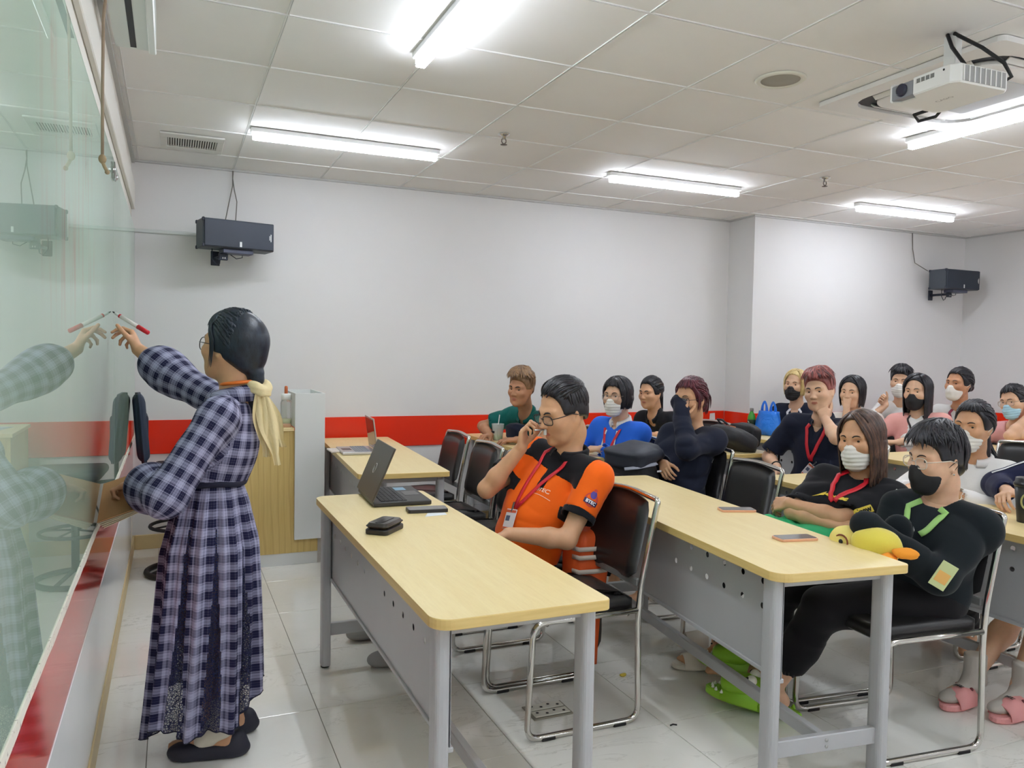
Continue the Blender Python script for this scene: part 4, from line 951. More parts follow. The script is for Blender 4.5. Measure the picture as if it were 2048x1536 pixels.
def hair_style(kind, H, **o):
    r = H.r; n = o.get('n', 330); w = o.get('w', .0065); lg = 2 if o.get('two') else 1
    mi = lambda: r.choice((0, 0, 1)) if lg == 2 else 0
    if kind == 'short':        # man's cut: short sides, longer top swept to front / side
        cap(H, o.get('line', .082), .004, -.07, .004); up = o.get('up', .014); fr = o.get('fringe', 50); sw = o.get('sweep', 0)
        H.F.ell((o.get('vf', -.008), 0, .08), (.082, .066, .038+up*.8), .03)
        for i in range(n):
            az = r.uniform(-180, 180); f = abs(az)
            if o.get('swept') and f < 80:
                k_ = math.copysign(1, az); H.strand(sph(az, 46+f*.25+r.uniform(-12, 4)), nrm((-.62, .30*k_+r.uniform(-.25, .25)+o['swept'], .55)), (.003, up+.008), w=w, mi=mi(), jit=.03)
            elif f < 75: a = sph(az*.5+180*(r.random() < .1), r.uniform(2, 38)); b = sph(az+sw+r.uniform(-10, 10), fr+r.uniform(-14, 9)); H.strand(a, b, (up+.006, up+.012), w=w, mi=mi(), drop=o.get('fd', 0.0), curve=(.01, sw*.0004, 0), jit=.03)
            else: H.strand(sph(az, r.uniform(15, 50)), sph(az, 92+r.uniform(-6, 10) if f < 120 else 112+r.uniform(-8, 8)), (up*.8+.004, .002), w=w, mi=mi())
    if kind in ('bob', 'long'):
        ln = o.get('len', .05 if kind == 'bob' else .22); line = o.get('line', .07); cap(H, line, -.02, -.085, .007)
        part = o.get('part', 0.0); fo = o.get('face_open', 48)
        for sd in (1, -1):     # inner volume at the sides and the back
            H.F.cone((-.02, sd*.078, -.01), (-.012, sd*(.07+o.get('flare', 0)), -.04-ln*.75), .02, .012, .03)
            H.F.cone((-.06, sd*.05, -.02), (-.06, sd*.045, -.04-ln*.75), .034, .016, .04)
        H.F.cone((-.075, 0, -.02), (-.075, 0, -.04-ln*.75), .034, .018, .04)
        for i in range(n):
            az = r.uniform(fo, 180)*r.choice((-1, 1)); t = sph(90*math.copysign(1, az), 0); a = nrm(np.array((.55*math.cos(math.radians(az))+r.uniform(-.08, .08), part+.05*math.copysign(1, az), .85)))
            f = abs(az); k = .6+.4*min(1, (f-fo)/50)
            H.strand(a, sph(az, 98), (.008, .014), drop=(.05+ln)*(1 if f > fo+25 else o.get('front', 1)), ddir=(0, .10*math.copysign(1, az)*o.get('flare', 0)*8, -1), curve=(o.get('tuck', .0), -.012*math.copysign(1, az), 0), w=w*1.15, m=6, mi=mi(), wave=o.get('wave', 0))
        if o.get('bangs'):
            bl = o['bangs']
            for i in range(int(n*.28)):
                az = r.uniform(-52, 52); H.strand(nrm((.45, part+az*.006, .85)), sph(az, bl+r.uniform(-5, 4)), (.010, .009), w=w*.8, mi=mi(), jit=.03)
    if kind == 'back':         # pulled back into a tie, with optional bangs
        cap(H, o.get('line', .082), o.get('side', -.012), -.075, .006); tie = np.array(o.get('tie', (-.105, 0, -.045)))
        td = nrm((tie-H.C)/H.R)
        for i in range(n):
            az = r.uniform(-180, 180); f = abs(az); ph = 57+r.uniform(-10, 3) if f < 45 else (57+(f-45)*.8 if f < 100 else 105+r.uniform(-5, 5))
            H.strand(sph(az, min(ph, 112)), td, (.004, .012), w=w, n=9, m=2, mi=mi(), mid=nrm(sph(az, min(ph, 112))+td+np.array((0, 0, 1.5*max(0, 1-f/120)))+np.array((0, math.copysign(.9*math.sin(math.radians(f)), az), 0)))*1.1, end=tie+np.array((r.gauss(0, .006), r.gauss(0, .008), r.gauss(0, .006))))
        if o.get('bangs'):
            for i in range(int(n*.3)):
                az = r.uniform(-62, 62)+o.get('bshift', 0); H.strand(nrm((.40, az*.006, .85)), sph(az, o['bangs']+r.uniform(-5, 5)), (.010, .010), w=w*.8, mi=mi(), jit=.03)
        for sd in (1, -1):
            if o.get('wisps'):
                for i in range(8): H.strand(nrm((.6, sd*.35, .75)), sph(sd*(68+r.uniform(-5, 6)), 92), (.009, .011), drop=o['wisps'], curve=(.0, -.006*sd, 0), w=w*.6, mi=mi(), m=4)
# ------------------------------------------------------------------ limbs
def hand(F, W0, d, n, right, curl, thumb=.5, s=1.0, spread=.06):
    """adds palm, four fingers and a thumb; curl: per finger (base, middle, tip) bends in radians"""
    d = nrm(d); n = nrm(n-d*(np.asarray(n)@d)); sd = np.cross(d, n) if right else np.cross(n, d)
    W = lambda a, b, c: W0+(d*a+sd*b+n*c)*s
    offs = (.030, .010, -.010, -.029); Ls = (.084, .088, .083, .074)
    F.frame()
    for o, L in zip(offs, Ls): F.cone(W(.006, o*.55, 0), W(L-.006, o, 0), .0145*s, .0108*s, .012*s)
    F.ell(W(.05, 0, .002), (.034*s, .030*s, .012*s), .012*s, R=np.stack([d, sd, n], 1)); F.cone(W(.012, .018, .006), W(.045, .032, .008), .015*s, .012*s, .012*s)
    seg = ((.042, .026, .021), (.046, .030, .022), (.043, .028, .021), (.034, .021, .019)); rad = (.0088, .009, .0086, .0076)
    tips = []
    for i in range(4):
        p = W(Ls[i]-.004, offs[i], 0); th = 0; dd = d+sd*spread*(1.5-i)
        c = curl[i] if isinstance(curl[0], (tuple, list)) else curl
        for j in range(3):
            th += c[j]; e = nrm(math.cos(th)*dd+math.sin(th)*n); q = p+e*seg[i][j]*s
            F.cone(p, q, rad[i]*s*(1-.09*j), rad[i]*s*(.92-.1*j), .0035*s if j else .006*s); p = q
        tips.append(p)
    t0 = nrm(d*(.62-.1*thumb)+sd*(.8-.55*thumb)+n*(.15+.55*thumb)); p = W(.022, .024, .006); q = p+t0*.042*s
    F.cone(p, q, .0135*s, .0112*s, .01*s); t1 = nrm(t0+d*.35-sd*.25*thumb+n*.1*thumb); p = q; q = p+t1*.033*s; F.cone(p, q, .0105*s, .0094*s, .004*s)
    t2 = nrm(t1+d*.2-sd*.35*thumb); p = q; q = p+t2*.024*s; F.cone(p, q, .0094*s, .0078*s, .004*s); tips.append(q)
    return tips, (d, sd, n)
CURLS = {'relax': (.35, .5, .35), 'flat': (.08, .1, .06), 'fist': (1.25, 1.5, 1.0), 'loose': (.7, .9, .6), 'hook': (.3, 1.3, .8), 'pen': ((.75, .75, .3), (.85, .9, .4), (1.0, 1.2, .6), (1.1, 1.3, .7))}
def ik(S, Wt, hint, a, b):
    S = np.asarray(S, float); Wt = np.asarray(Wt, float); v = Wt-S; L = np.linalg.norm(v); u = v/L; L2 = min(L, (a+b)*.999); Wt = S+u*L2 if L > a+b else Wt
    x = (a*a-b*b+L2*L2)/(2*L2); h = math.sqrt(max(a*a-x*x, 0)); p = np.asarray(hint, float)-S; p = p-u*(p@u); return S+u*x+nrm(p)*h, Wt
# ------------------------------------------------------------------ people
SKIN = {'a': skin_mat('skin light', (214, 172, 142)), 'b': skin_mat('skin tan', (190, 138, 104)), 'c': skin_mat('skin warm', (206, 158, 122))}
HAIRM = {'black': [hair_mat('black hair', (20, 20, 24), (42, 42, 50)), hair_mat('black hair two', (30, 28, 32), (52, 48, 54))],
         'navy': [hair_mat('blue black hair', (20, 26, 36), (38, 48, 62))]*2,
         'brown': [hair_mat('dark brown hair', (52, 38, 34), (92, 68, 58)), hair_mat('brown hair tips', (84, 60, 48), (120, 88, 70))],
         'red': [hair_mat('dark red hair', (58, 24, 34), (96, 40, 52)), hair_mat('red hair two', (84, 34, 46), (118, 52, 62))],
         'blond': [hair_mat('blond hair', (200, 172, 112), (228, 206, 152)), hair_mat('blond hair two', (176, 146, 92), (214, 188, 130))],
         'tan': [hair_mat('light brown hair', (124, 94, 66), (160, 124, 88)), hair_mat('light brown hair two', (92, 70, 54), (136, 104, 76))],
         'pinkred': [hair_mat('reddish hair', (128, 66, 62), (164, 96, 90)), hair_mat('reddish hair two', (70, 40, 42), (116, 66, 64))]}
def seg_uv(me, segs, ref):
    """cylindrical uv (metres) about the nearest of several limb axes; the seam lies opposite ref"""
    n = len(me.vertices); V = np.zeros(n*3, np.float32); me.vertices.foreach_get('co', V); V = V.reshape(-1, 3); best = np.full(n, 9.); U = np.zeros((n, 2)); RR = np.zeros(n)
    for k, (a, b, r) in enumerate(segs):
        a = np.array(a); b = np.array(b); u = nrm(b-a); L = np.linalg.norm(b-a); pa = V-a; h = pa@u; q = pa-h[:, None]*u
        d = np.linalg.norm(pa-np.clip(h, 0, L)[:, None]*u, axis=1)-r; e1 = nrm(np.array(ref)-u*(np.array(ref)@u)); e2 = np.cross(u, e1)
        ang = np.arctan2(q@e2, q@e1); m = d < best; best[m] = d[m]; U[m, 0] = ang[m]*r*1.25+k*.017; U[m, 1] = h[m]+k*.023; RR[m] = r*1.25
    lv = np.zeros(len(me.loops), np.int32); me.loops.foreach_get('vertex_index', lv); uv = U[lv].reshape(-1, 4, 2); rr = RR[lv].reshape(-1, 4)
    mx = uv[..., 0].max(1, keepdims=True); bad = (mx-uv[..., 0]) > PI*rr; uv[..., 0] += np.where(bad, 2*PI*rr, 0)
    l = me.uv_layers.new(name='UVMap'); l.data.foreach_set('uv', uv.astype(np.float32).ravel())
def plaid(name, p=.058, alpha=1.0, tint=None):
    N = NT(name); uvn = N.n('ShaderNodeUVMap'); uvn.uv_map = 'UVMap'; sp = N.n('ShaderNodeSeparateXYZ'); N.l(uvn.outputs[0], sp.inputs[0])
    def axis(o, ph):
        f = N.math('FRACT', N.math('ADD', N.math('DIVIDE', o, p), ph))
        dist = N.math('ABSOLUTE', N.math('SUBTRACT', f, .5))
        band = N.ramp(dist, .235, .215); ln = N.ramp(N.math('ABSOLUTE', N.math('SUBTRACT', dist, .31)), .03, .02); wl = N.ramp(N.math('ABSOLUTE', N.math('SUBTRACT', dist, .42)), .035, .02); hl = N.ramp(N.math('ABSOLUTE', N.math('SUBTRACT', dist, .07)), .022, .014)
        return N.math('SUBTRACT', N.math('ADD', N.math('ADD', N.math('MULTIPLY', band, .47), N.math('MULTIPLY', ln, .28)), .06), N.math('ADD', N.math('MULTIPLY', wl, .16), N.math('MULTIPLY', hl, .12)))
    s = N.math('ADD', axis(sp.outputs[0], 0), axis(sp.outputs[1], .3), True)
    c = N.mix(s, lin((166, 166, 194)), lin((28, 28, 60)))
    fine = N.noise(N.coord('Object'), 300, 2); N.l(c, N.b.inputs['Base Color']); N.b.inputs['Roughness'].default_value = .8; N.b.inputs['Specular IOR Level'].default_value = .2; N.b.inputs['Alpha'].default_value = alpha
    N.bump(fine, .1, .0006); return N.m
def lace(name):
    N = NT(name); v = N.n('ShaderNodeTexVoronoi', feature='DISTANCE_TO_EDGE'); v.inputs['Scale'].default_value = 130; N.l(N.coord('Object'), v.inputs['Vector'])
    n2 = N.noise(N.coord('Object'), 24, 2); th = N.math('ADD', N.math('MULTIPLY', n2, .2), .02)
    a = N.math('ADD', N.math('MULTIPLY', N.math('LESS_THAN', v.outputs['Distance'], th), .35), .64)
    N.l(a, N.b.inputs['Alpha']); N.b.inputs['Base Color'].default_value = (*lin((28, 32, 70)), 1); N.b.inputs['Roughness'].default_value = .8; return N.m
def glasses(par, c, A, hs, m, w=.0245, h=.019, th=.0016, rnd=.55):
    q = MB(); W = lambda p: c+A@(np.array(p)*hs); lens = MB()
    for s in (1, -1):
        P = []
        for i in range(24):
            a = 2*PI*i/24; ca, sa = math.cos(a), math.sin(a); P.append(W((.103-.012*abs(math.copysign(abs(ca)**rnd, ca)*w*s+s*.034)/.06, s*.034+math.copysign(abs(ca)**rnd, ca)*w, -.001+math.copysign(abs(sa)**rnd, sa)*h)))
        q.tube(P, th*hs, 6, closed=True); lens.add(P, [list(range(24))], 0, False)
        q.tube([W((.094, s*.059, .006)), W((.06, s*.079, .008)), W((.01, s*.086, .008)), W((-.02, s*.086, -.004))], th*.9*hs, 6)
    q.tube([W((.1005, .011, .004)), W((.104, 0, .007)), W((.1005, -.011, .004))], th*hs, 6)
    g = q.build('glasses', m, par); lens.build('lens', mat('spectacle lens', (235, 240, 245), .04, alpha=.12), g)
def face_mask(par, c, A, hs, m, pleat=.0016, style=0):
    M = Fld(c, A, hs); M.ell((.036, 0, -.062), (.067, .069, .066), .02); M.cone((.098, 0, -.026), (.1, 0, -.06), .017, .016, .035)
    M.ell((.06, 0, -.105), (.04, .042, .026), .03)
    M.plane((.11, 0, .0 if style == 0 else -.004), (-.25, 0, 1)); M.plane((.018, 0, 0), (-1, 0, -.25))
    A_ = np.asarray(A); c_ = np.asarray(c)
    if pleat:
        M.disp = lambda P: pleat*np.sin((((P-c_)@A_)[..., 2]/hs)*330); M.amp = pleat
    V, Q = polygonize(M, .0042*hs); o = mobj('face_mask', fast_mesh('face_mask', V, Q), m, par)
    q = MB(); W = lambda p: c_+A_@(np.array(p)*hs)
    for s in (1, -1): q.tube([W((.022, s*.069, -.03)), W((.005, s*.081, -.012)), W((-.016, s*.088, .006)), W((-.022, s*.088, -.012)), W((.0, s*.079, -.04)), W((.022, s*.062, -.075))], .0014*hs, 5)
    q.build('ear_loop', m, o)
def ribbon(q, F, pts, w, flat, off=.004, n=14, mi=0):
    P = np.array(pts, float); t = np.linspace(0, len(P)-1, n); X = np.stack([np.interp(t, range(len(P)), P[:, i]) for i in range(3)], 1)
    if F is not None: X = F.project(X, off)
    q.tube(X, w, 6, mi, flat=flat)
def decal(par, name, F, verts, faces, org, xd, yd, m, off=.003):
    org = np.array(org, float); xd = nrm(xd); yd = nrm(np.array(yd)-xd*(np.array(yd)@xd)); W = org+verts[:, :1]*xd+verts[:, 1:2]*yd
    return MB().add(F.project(W, off), faces, 0, False).build(name, m, par)
def grid_quad(w, h, nx=5, ny=5):
    v = np.array([(w*(i/(nx-1)-.5), h*(j/(ny-1)-.5), 0) for j in range(ny) for i in range(nx)]); f = [(j*nx+i, j*nx+i+1, j*nx+nx+i+1, j*nx+nx+i) for j in range(ny-1) for i in range(nx-1)]; return v, f
def person(o):
    fine = o.get('fine', 0); hs = o.get('hs', 1.0); s = o.get('s', 1.0); a = o.get('yaw', 0)
    bx, by = o['base']; P0 = np.array((bx, by, 0.)); Fb = azF(a); Lb = np.cross(UP, Fb); W = lambda f, l, u: P0+Fb*f+Lb*l+UP*u
    t = thing('person', o['label'], 'person', P0)
    hip = W(0, 0, o.get('hz', .53)); hc = np.array(o['head'], float); A = head_axes(*o['look'])
    Nb = hc-UP*.178*hs-Fb*.03-A[:, 0]*.018*hs+np.array(o.get('nb', (0, 0, 0)), float)
    sp = nrm(Nb-hip); cy = azF(o.get('cyaw', a)); lat = nrm(np.cross(UP, cy)); lat = nrm(lat-sp*(lat@sp)*.5); fw = nrm(np.cross(lat, sp)); RT = np.stack([fw, lat, sp], 1)
    TL = np.linalg.norm(Nb-hip); ch = hip+sp*TL*.62; sw = o.get('sw', .165)*s
    SH = {1: Nb-sp*.06+lat*sw+np.array(o.get('shL', (0, 0, 0))), -1: Nb-sp*.06-lat*sw+np.array(o.get('shR', (0, 0, 0)))}
    La, Lf = .275*s, .235*s
    skin = o['skin']; res = {}
    # ---- arms
    arms = {}
    for sd, key in ((1, 'L'), (-1, 'R')):
        wt, hint = o[key][0], o[key][1]; E_, Wr = ik(SH[sd], np.array(wt, float), np.array(hint, float), La*o.get('armk', 1), Lf*o.get('armk', 1)); arms[sd] = (SH[sd], E_, Wr)
    # ---- body skin
    parts = []
    HF = head_field(hc, A, hs, o.get('jaw', 1.0)); HF.cone((-.018, 0, -.06), (-.03, 0, -.10), .05, .05, .03)
    HF.frame(); HF.cone(hc+A@np.array((-.028, 0, -.085))*hs, Nb-sp*.03+fw*.0, .050*hs, .058*s, .03); HF.cone(Nb-sp*.02+lat*.02, Nb-sp*.045+lat*.10, .04, .036, .04); HF.cone(Nb-sp*.02-lat*.02, Nb-sp*.045-lat*.10, .04, .036, .04)
    HF.ell(Nb-sp*.085-fw*.01, (.055, .09, .05), .04, R=RT)
    V, Q = polygonize(HF, (.0034 if fine > 1 else .004 if fine else .0052)*hs); cen = V[Q].mean(1); lc = ((cen-hc)@A)/hs
    mi = ((((lc[:, 0]-.09)/.03)**2+(lc[:, 1]/.0195)**2+((lc[:, 2]+.063)/.0088)**2) < 1).astype(int); parts.append((V, Q)); MI = [mi]
    tips = {}
    for sd, key in ((1, 'L'), (-1, 'R')):
        S_, E_, Wr = arms[sd]; F = Fld(); sp_ = o[key]
        long = o.get('sleeve', 'short') == 'long'
        F.cone(E_+(S_-E_)*(.1 if long else .75), E_, .042*s, .037*s, .02); m = E_+(Wr-E_)*.3; F.cone(E_, m, .037*s, .0385*s, .02); F.cone(m, Wr, .0385*s, .0255*s, .02)
        if sp_[2] is not None:
            d, n, pose = sp_[2], sp_[3], sp_[4]; tips[sd] = hand(F, Wr, d, n, sd < 0, CURLS[pose] if isinstance(pose, str) else pose, o.get('th'+key, .5), .95*s)
        V, Q = polygonize(F, .0028 if fine > 1 else .0033 if fine else .0042); parts.append((V, Q)); MI.append(np.zeros(len(Q), int))
    pk = o.get('pel', 1); F = Fld(); F.ell(hip+sp*.04, (.11*pk, .155*pk, .12*pk), .04, R=RT); F.ell(hip+sp*TL*.4, (.095*pk, .13*pk, .15), .05, R=RT); F.ell(ch, (.10, .14, .15), .05, R=RT); F.cone(SH[1], SH[-1], .05, .05, .06)
    for sd in (1, -1): F.cone(SH[sd], arms[sd][1]+(SH[sd]-arms[sd][1])*.3, .045, .042, .03)
    legs = {}
    stand = o.get('stand')
    for sd, key in ((1, 'legL'), (-1, 'legR')):
        hj = hip+lat*sd*.085*s*pk; an = o.get(key, W(.40, sd*.11, .09)); an = np.array(an, float); hint = hj+Fb*.6+UP*.4 if not stand else hj+Fb*.5-UP*.4
        hint = np.array(o.get(key+'h', hint)); K, an = ik(hj, an, hint, .43*s*o.get('lk', 1), .41*s*o.get('lk', 1)); legs[sd] = (hj, K, an)
        F.cone(hj, K, .08*s*pk, .052*s, .03); F.cone(K, K+(an-K)*.35, .052*s, .05*s, .03); F.cone(K+(an-K)*.35, an, .05*s, .034*s, .03)
        fd = np.array(o.get('foot'+key[-1], Fb), float); fd = nrm(fd); ft = an-UP*.055+fd*.10
        F.cone(an-UP*.045-fd*.03, an-UP*.055+fd*.10, .032, .03, .03); F.ell(an-UP*.062+fd*.12, (.06, .038, .022), .02, R=np.stack([fd, np.cross(UP, fd), np.cross(fd, np.cross(UP, fd))], 1))
        if o.get('toes'):
            s2 = nrm(np.cross(UP, fd))
            for k in range(5): F.cone(an-UP*.066+fd*.13+s2*(-.03+.015*k), an-UP*.068+fd*(.18-.006*abs(k-(1 if sd < 0 else 3)))+s2*(-.033+.0165*k), .009, .0085, .003)
    V, Q = polygonize(F, .009 if o.get('toes') else .013); parts.append((V, Q)); MI.append(np.zeros(len(Q), int))
    V, Q = join(parts); body = mobj('body', fast_mesh('body', V, Q, True, np.concatenate(MI)), [skin, mat('lip tone', (188, 118, 98), .42) if o.get('male') else M_lip], t)
    if o.get('eyes', 1): eyes(t, hc, A, hs, o.get('gaze', (0, 0))); brows(t, HF, hc, A, hs, o.get('browm', M_brow), o.get('browth', .0026))
    # ---- hair
    H = Hair(hc, A, hs, o.get('seed', 1)); H.R = H.R+np.array((.004, .003, .004)); kind, ho = o['hair'][0], dict(o['hair'][2]); 
    if not fine: ho.setdefault('n', 170); ho.setdefault('w', .009)
    hair_style(kind, H, two=1, **ho); 
    if 'hairx' in o: o['hairx'](H)
    H.build('hair', HAIRM[o['hair'][1]], t, .0055 if fine else .008)
    # ---- top
    e = o.get('loose', .012); e2 = e*.4; T = Fld(); bl = o.get('belly', 0)
    
    for sd in ():
        if 0: T.ell(ch+fw*.075+lat*sd*.06-sp*.02, (.05, .058, .055), .05, R=RT)
    pk = o.get('pel', 1)
    def torso():
        T.ell(hip+sp*.05, (.115*pk+e, .16*pk+e, .13), .05, R=RT); T.ell(hip+sp*TL*.36+fw*bl*.5, (.10*pk+e+bl, .135*pk+e+bl*.6, .16), .06, R=RT); T.ell(ch-sp*.01, (.105+e, .142+e, .16), .06, R=RT)
        if o.get('bust'):
            for sd in (1, -1): T.ell(ch+fw*.075+lat*sd*.06-sp*.02, (.05, .058, .055), .05, R=RT)
        T.cone(SH[1], SH[-1], .05+e2, .05+e2, .06)
        for sd in (1, -1): T.cone(Nb-sp*.035+lat*sd*.03, SH[sd], .042+e2, .046+e2, .05)
    if o.get('hem'): torso(); T.plane((0, 0, o['hem']), (0, 0, -1))
    frac = o.get('cuff', .62); cutters = []
    for sd in (1, -1):
        key_ = 'L' if sd > 0 else 'R'; S_, E_, Wr = arms[sd]; w0, w1 = o.get('sw0', .055), o.get('sw1', .052)
        if o.get('sleeve', 'short') == 'short':
            C_ = S_+(E_-S_)*frac; T.cone(S_, S_+(E_-S_)*frac*.5, w0+e2, w0+e2-.002, .03); T.tubecut(S_+(E_-S_)*frac*.3, C_, w0+e2-.001, w1+e2, .02); cutters.append((C_, nrm(E_-S_), w1+e2-.006))
        else:
            fr = o.get('cuffL' if sd > 0 else 'cuffR', o.get('lcuff', .95)); C_ = E_+(Wr-E_)*fr; wc = o.get('wc', .036)
            T.cone(S_, E_, w0+e2, w1+e2, .03); m = E_+(Wr-E_)*min(.6, fr*.7); T.cone(E_, m, w1+e2, (w1+wc)/2+e2, .03); T.tubecut(E_+(Wr-E_)*.3*fr, C_, (w1*1.2+wc*.8)/2+e2, wc+e2*.6, .02)
            if o.get('puff'): T.ell(E_+(C_-E_)*.55, np.array((.085, .062, .062))*o['puff'], .03, R=np.stack([nrm(C_-E_), nrm(np.cross(C_-E_, (0, .3, 1))), nrm(np.cross(C_-E_, np.cross(C_-E_, (0, .3, 1))))], 1))
            
            if not o.get('closed'+key_): cutters.append((C_, nrm(Wr-E_), wc+e2*.6-.006))
            else: T.ell(C_, np.full(3, wc+e2*.6+.004), .02)
    for C_, u, r in cutters: T.tubecut(C_-u*.025, C_+u*.03, r, r, .004, 'sub')
    if not o.get('hem'): torso()
    nr = o.get('neckr', .06); nk = nrm(hc+A@np.array((-.02, 0, -.1))*hs-Nb+UP*.02)
    T.cone(Nb-nk*.03+fw*.012, Nb+nk*.12+fw*.015, nr, nr+.014, .008, 'sub')
    if o.get('vneck'): 
        vd = o['vneck']; T.cone(Nb-sp*vd+fw*.13, Nb+sp*.02+fw*.075, .004, .04+.15*vd, .006, 'sub')
    T.disp = folds(o.get('fold', .006), o.get('ff', 13), o.get('seed', 1)); T.amp = .008
    V, Q = polygonize(T, .0058 if fine > 1 else .0072 if fine else .0105); cen = V[Q].mean(1); mi = None; tm = o['top']
    if 'topmi' in o: mi = o['topmi'](cen, dict(Nb=Nb, sp=sp, fw=fw, lat=lat, SH=SH, arms=arms, frac=frac))
    me = fast_mesh('shirt', V, Q, True, mi); top = mobj(o.get('topname', 'shirt'), me, tm, t)
    if o.get('plaid'): seg_uv(me, [(hip, Nb, .12), (arms[1][0], arms[1][1], .07), (arms[1][1], arms[1][2], .065), (arms[-1][0], arms[-1][1], .07), (arms[-1][1], arms[-1][2], .065)], (0, -1, 0))
    # ---- trousers
    if o.get('pants'):
        pe = o.get('pl', .012); PF = Fld(); PF.ell(hip+sp*.01, (.125, .165, .125), .05, R=RT); pc = o.get('pcuff', .94)
        for sd in (1, -1):
            hj, K, an = legs[sd]; PF.cone(hj, K, .086*s+pe, .058*s+pe, .04); m = K+(an-K)*pc*.6; PF.cone(K, m, .058*s+pe, .052*s+pe, .03); PF.tubecut(K+(an-K)*pc*.4, K+(an-K)*pc, .054*s+pe, .046*s+pe, .02); u = nrm(an-K); C_ = K+(an-K)*pc; PF.tubecut(C_-u*.02, C_+u*.03, .04*s+pe, .04*s+pe, .004, 'sub')
        PF.disp = folds(.006, 12, o.get('seed', 1)+5); PF.amp = .008; V, Q = polygonize(PF, .009 if fine else .013); mobj('trousers', fast_mesh('trousers', V, Q), o['pants'], t)
    if o.get('shoes'):
        for sd, key in ((1, 'L'), (-1, 'R')):
            an = legs[sd][2]; fd = nrm(o.get('foot'+key, Fb)); R = np.stack([fd, np.cross(UP, fd), UP], 1); q = Fld(); z0 = UP*(an[2]-.012)
            q.ell(an-z0+fd*.045+UP*.028, (.125, .042, .04), .02, R=R); q.cone(an-UP*.03, an-UP*.045-fd*.02, .038, .036, .03); q.ell(an-z0+fd*.12+UP*.022, (.055, .04, .03), .02, R=R); q.plane(an-z0-UP*.0105, (0, 0, -1)); V, Q = polygonize(q, .008); mobj('shoe', fast_mesh('shoe', V, Q), o['shoes'], t)
    if 'mask' in o: face_mask(t, hc, A, hs, *o['mask'])
    if 'glass' in o: glasses(t, hc, A, hs, o['glass'][0], **o['glass'][1])
    if 'lanyard' in o:
        m, drop, badge, wd = o['lanyard']; q = MB(); c0 = Nb-sp*drop+fw*.2
        for sd in (1, -1): ribbon(q, T, [Nb-sp*.005+lat*sd*.062-fw*.03, Nb-sp*.03+lat*sd*.066+fw*.04, Nb-sp*.09+lat*sd*.05+fw*.12, c0+lat*sd*.004], wd, fw, .006)
        ly = q.build('lanyard', m, t)
        if badge:
            p = T.project(c0-sp*.06, .008)[0]; Mx = Matrix((( *lat, 0), (*fw, 0), (*sp, 0))).transposed() if False else None
            R4 = Matrix(((lat[0], fw[0], sp[0], p[0]), (lat[1], fw[1], sp[1], p[1]), (lat[2], fw[2], sp[2], p[2]), (0, 0, 0, 1))); tw = o.get('btilt', 0)
            R4 = R4 @ Matrix.Rotation(tw, 4, 'Y'); cl = MB().rbox((-.004, -.003, .03), (.004, .003, .075), .001, 1, M=R4).build('clip', M_steel, ly)
            b = MB().rbox((-.029, -.002, -.05), (.029, .002, .042), .0015, 1, M=R4).build('badge', badge, ly)
            MB().box((-.022, .0021, -.012), (.0, .0026, .012), M=R4).build('photo', mat('badge print', (90, 96, 120), .5), b); MB().box((-.027, .0021, .026), (.027, .0026, .038), M=R4).box((-.027, .0021, -.047), (.027, .0026, -.04), M=R4).build('stripe', mat('badge orange', (214, 96, 60), .5), b)
    ctx = dict(t=t, hip=hip, Nb=Nb, sp=sp, fw=fw, lat=lat, ch=ch, SH=SH, arms=arms, legs=legs, T=T, hc=hc, A=A, hs=hs, W=W, Fb=Fb, Lb=Lb, tips=tips, HF=HF, top=top, P0=P0)
    if 'extra' in o: o['extra'](ctx)
    for c in t.children: c.location = Vector(-P0)
    return ctx
def overlay(x, name, m, cuts, off=.0022, v=.005):
    """a panel of another colour sewn onto the garment: same surface, bounded by cuts (op, kind, params)"""
    F = Fld(); F.p = list(x['T'].p)+[('int', kd, q, .002) for kd, q in cuts]; d0 = x['T'].disp; F.disp = lambda P: d0(P)-off; F.amp = .012
    V, Q = polygonize(F, v); return mobj(name, fast_mesh(name, V, Q), m, x['t'])
def hood(x, m, r=.036, back=.085):
    Nb, sp, fw, lat = x['Nb'], x['sp'], x['fw'], x['lat']; q = Fld(); P = []
    for i in range(9):
        an = -2.2+4.4*i/8; P.append(Nb-sp*.03-fw*(math.cos(an)*back-.01)+lat*math.sin(an)*.088-sp*(.03*(1+math.cos(an))*.5 if abs(an) < 1.5 else .02+.03*(abs(an)-1.5)))
    for i in range(8): q.cone(P[i], P[i+1], r*(.62+.38*math.sin(PI*i/8)), r*(.62+.38*math.sin(PI*(i+1)/8)), .02)
    q.ell(Nb-fw*(back+.005)-sp*.09, (.035, .09, .09), .05, R=np.stack([fw, lat, sp], 1)); q.disp = folds(.005, 20, 3); q.amp = .006
    V, Q = polygonize(q, .008); mobj('hood', fast_mesh('hood', V, Q), m, x['t'])
def collar(x, m, r=.066, h=.03, open_=.5, tilt=.02):
    Nb, sp, fw, lat = x['Nb'], x['sp'], x['fw'], x['lat']; v = []; n = 30
    for i in range(n):
        a = open_+(2*PI-2*open_)*i/(n-1); d = fw*math.cos(a)+lat*math.sin(a); z = .012-.028*math.cos(a)
        fl = 1 if min(i, n-1-i) > 2 else .6+.13*min(i, n-1-i)
        for rr, zz in ((r, z+h*.75), (r+.014, z+h*.5), (r+.026*fl, z-h*.35*fl), (r+.022*fl, z-h*.35*fl), (r+.006, z+h*.2), (r-.002, z)): v.append(Nb+d*rr*(1.0 if abs(math.sin(a)) < .6 else 1.02)+fw*.008+sp*(zz-.012))
    f = [(k*6+i, k*6+(i+1) % 6, k*6+6+(i+1) % 6, k*6+6+i) for k in range(n-1) for i in range(6)]+[tuple(range(6)), tuple((n-1)*6+i for i in range(6))[::-1]]
    return MB().add(v, [q[::-1] for q in f]).build('collar', m, x['t'])
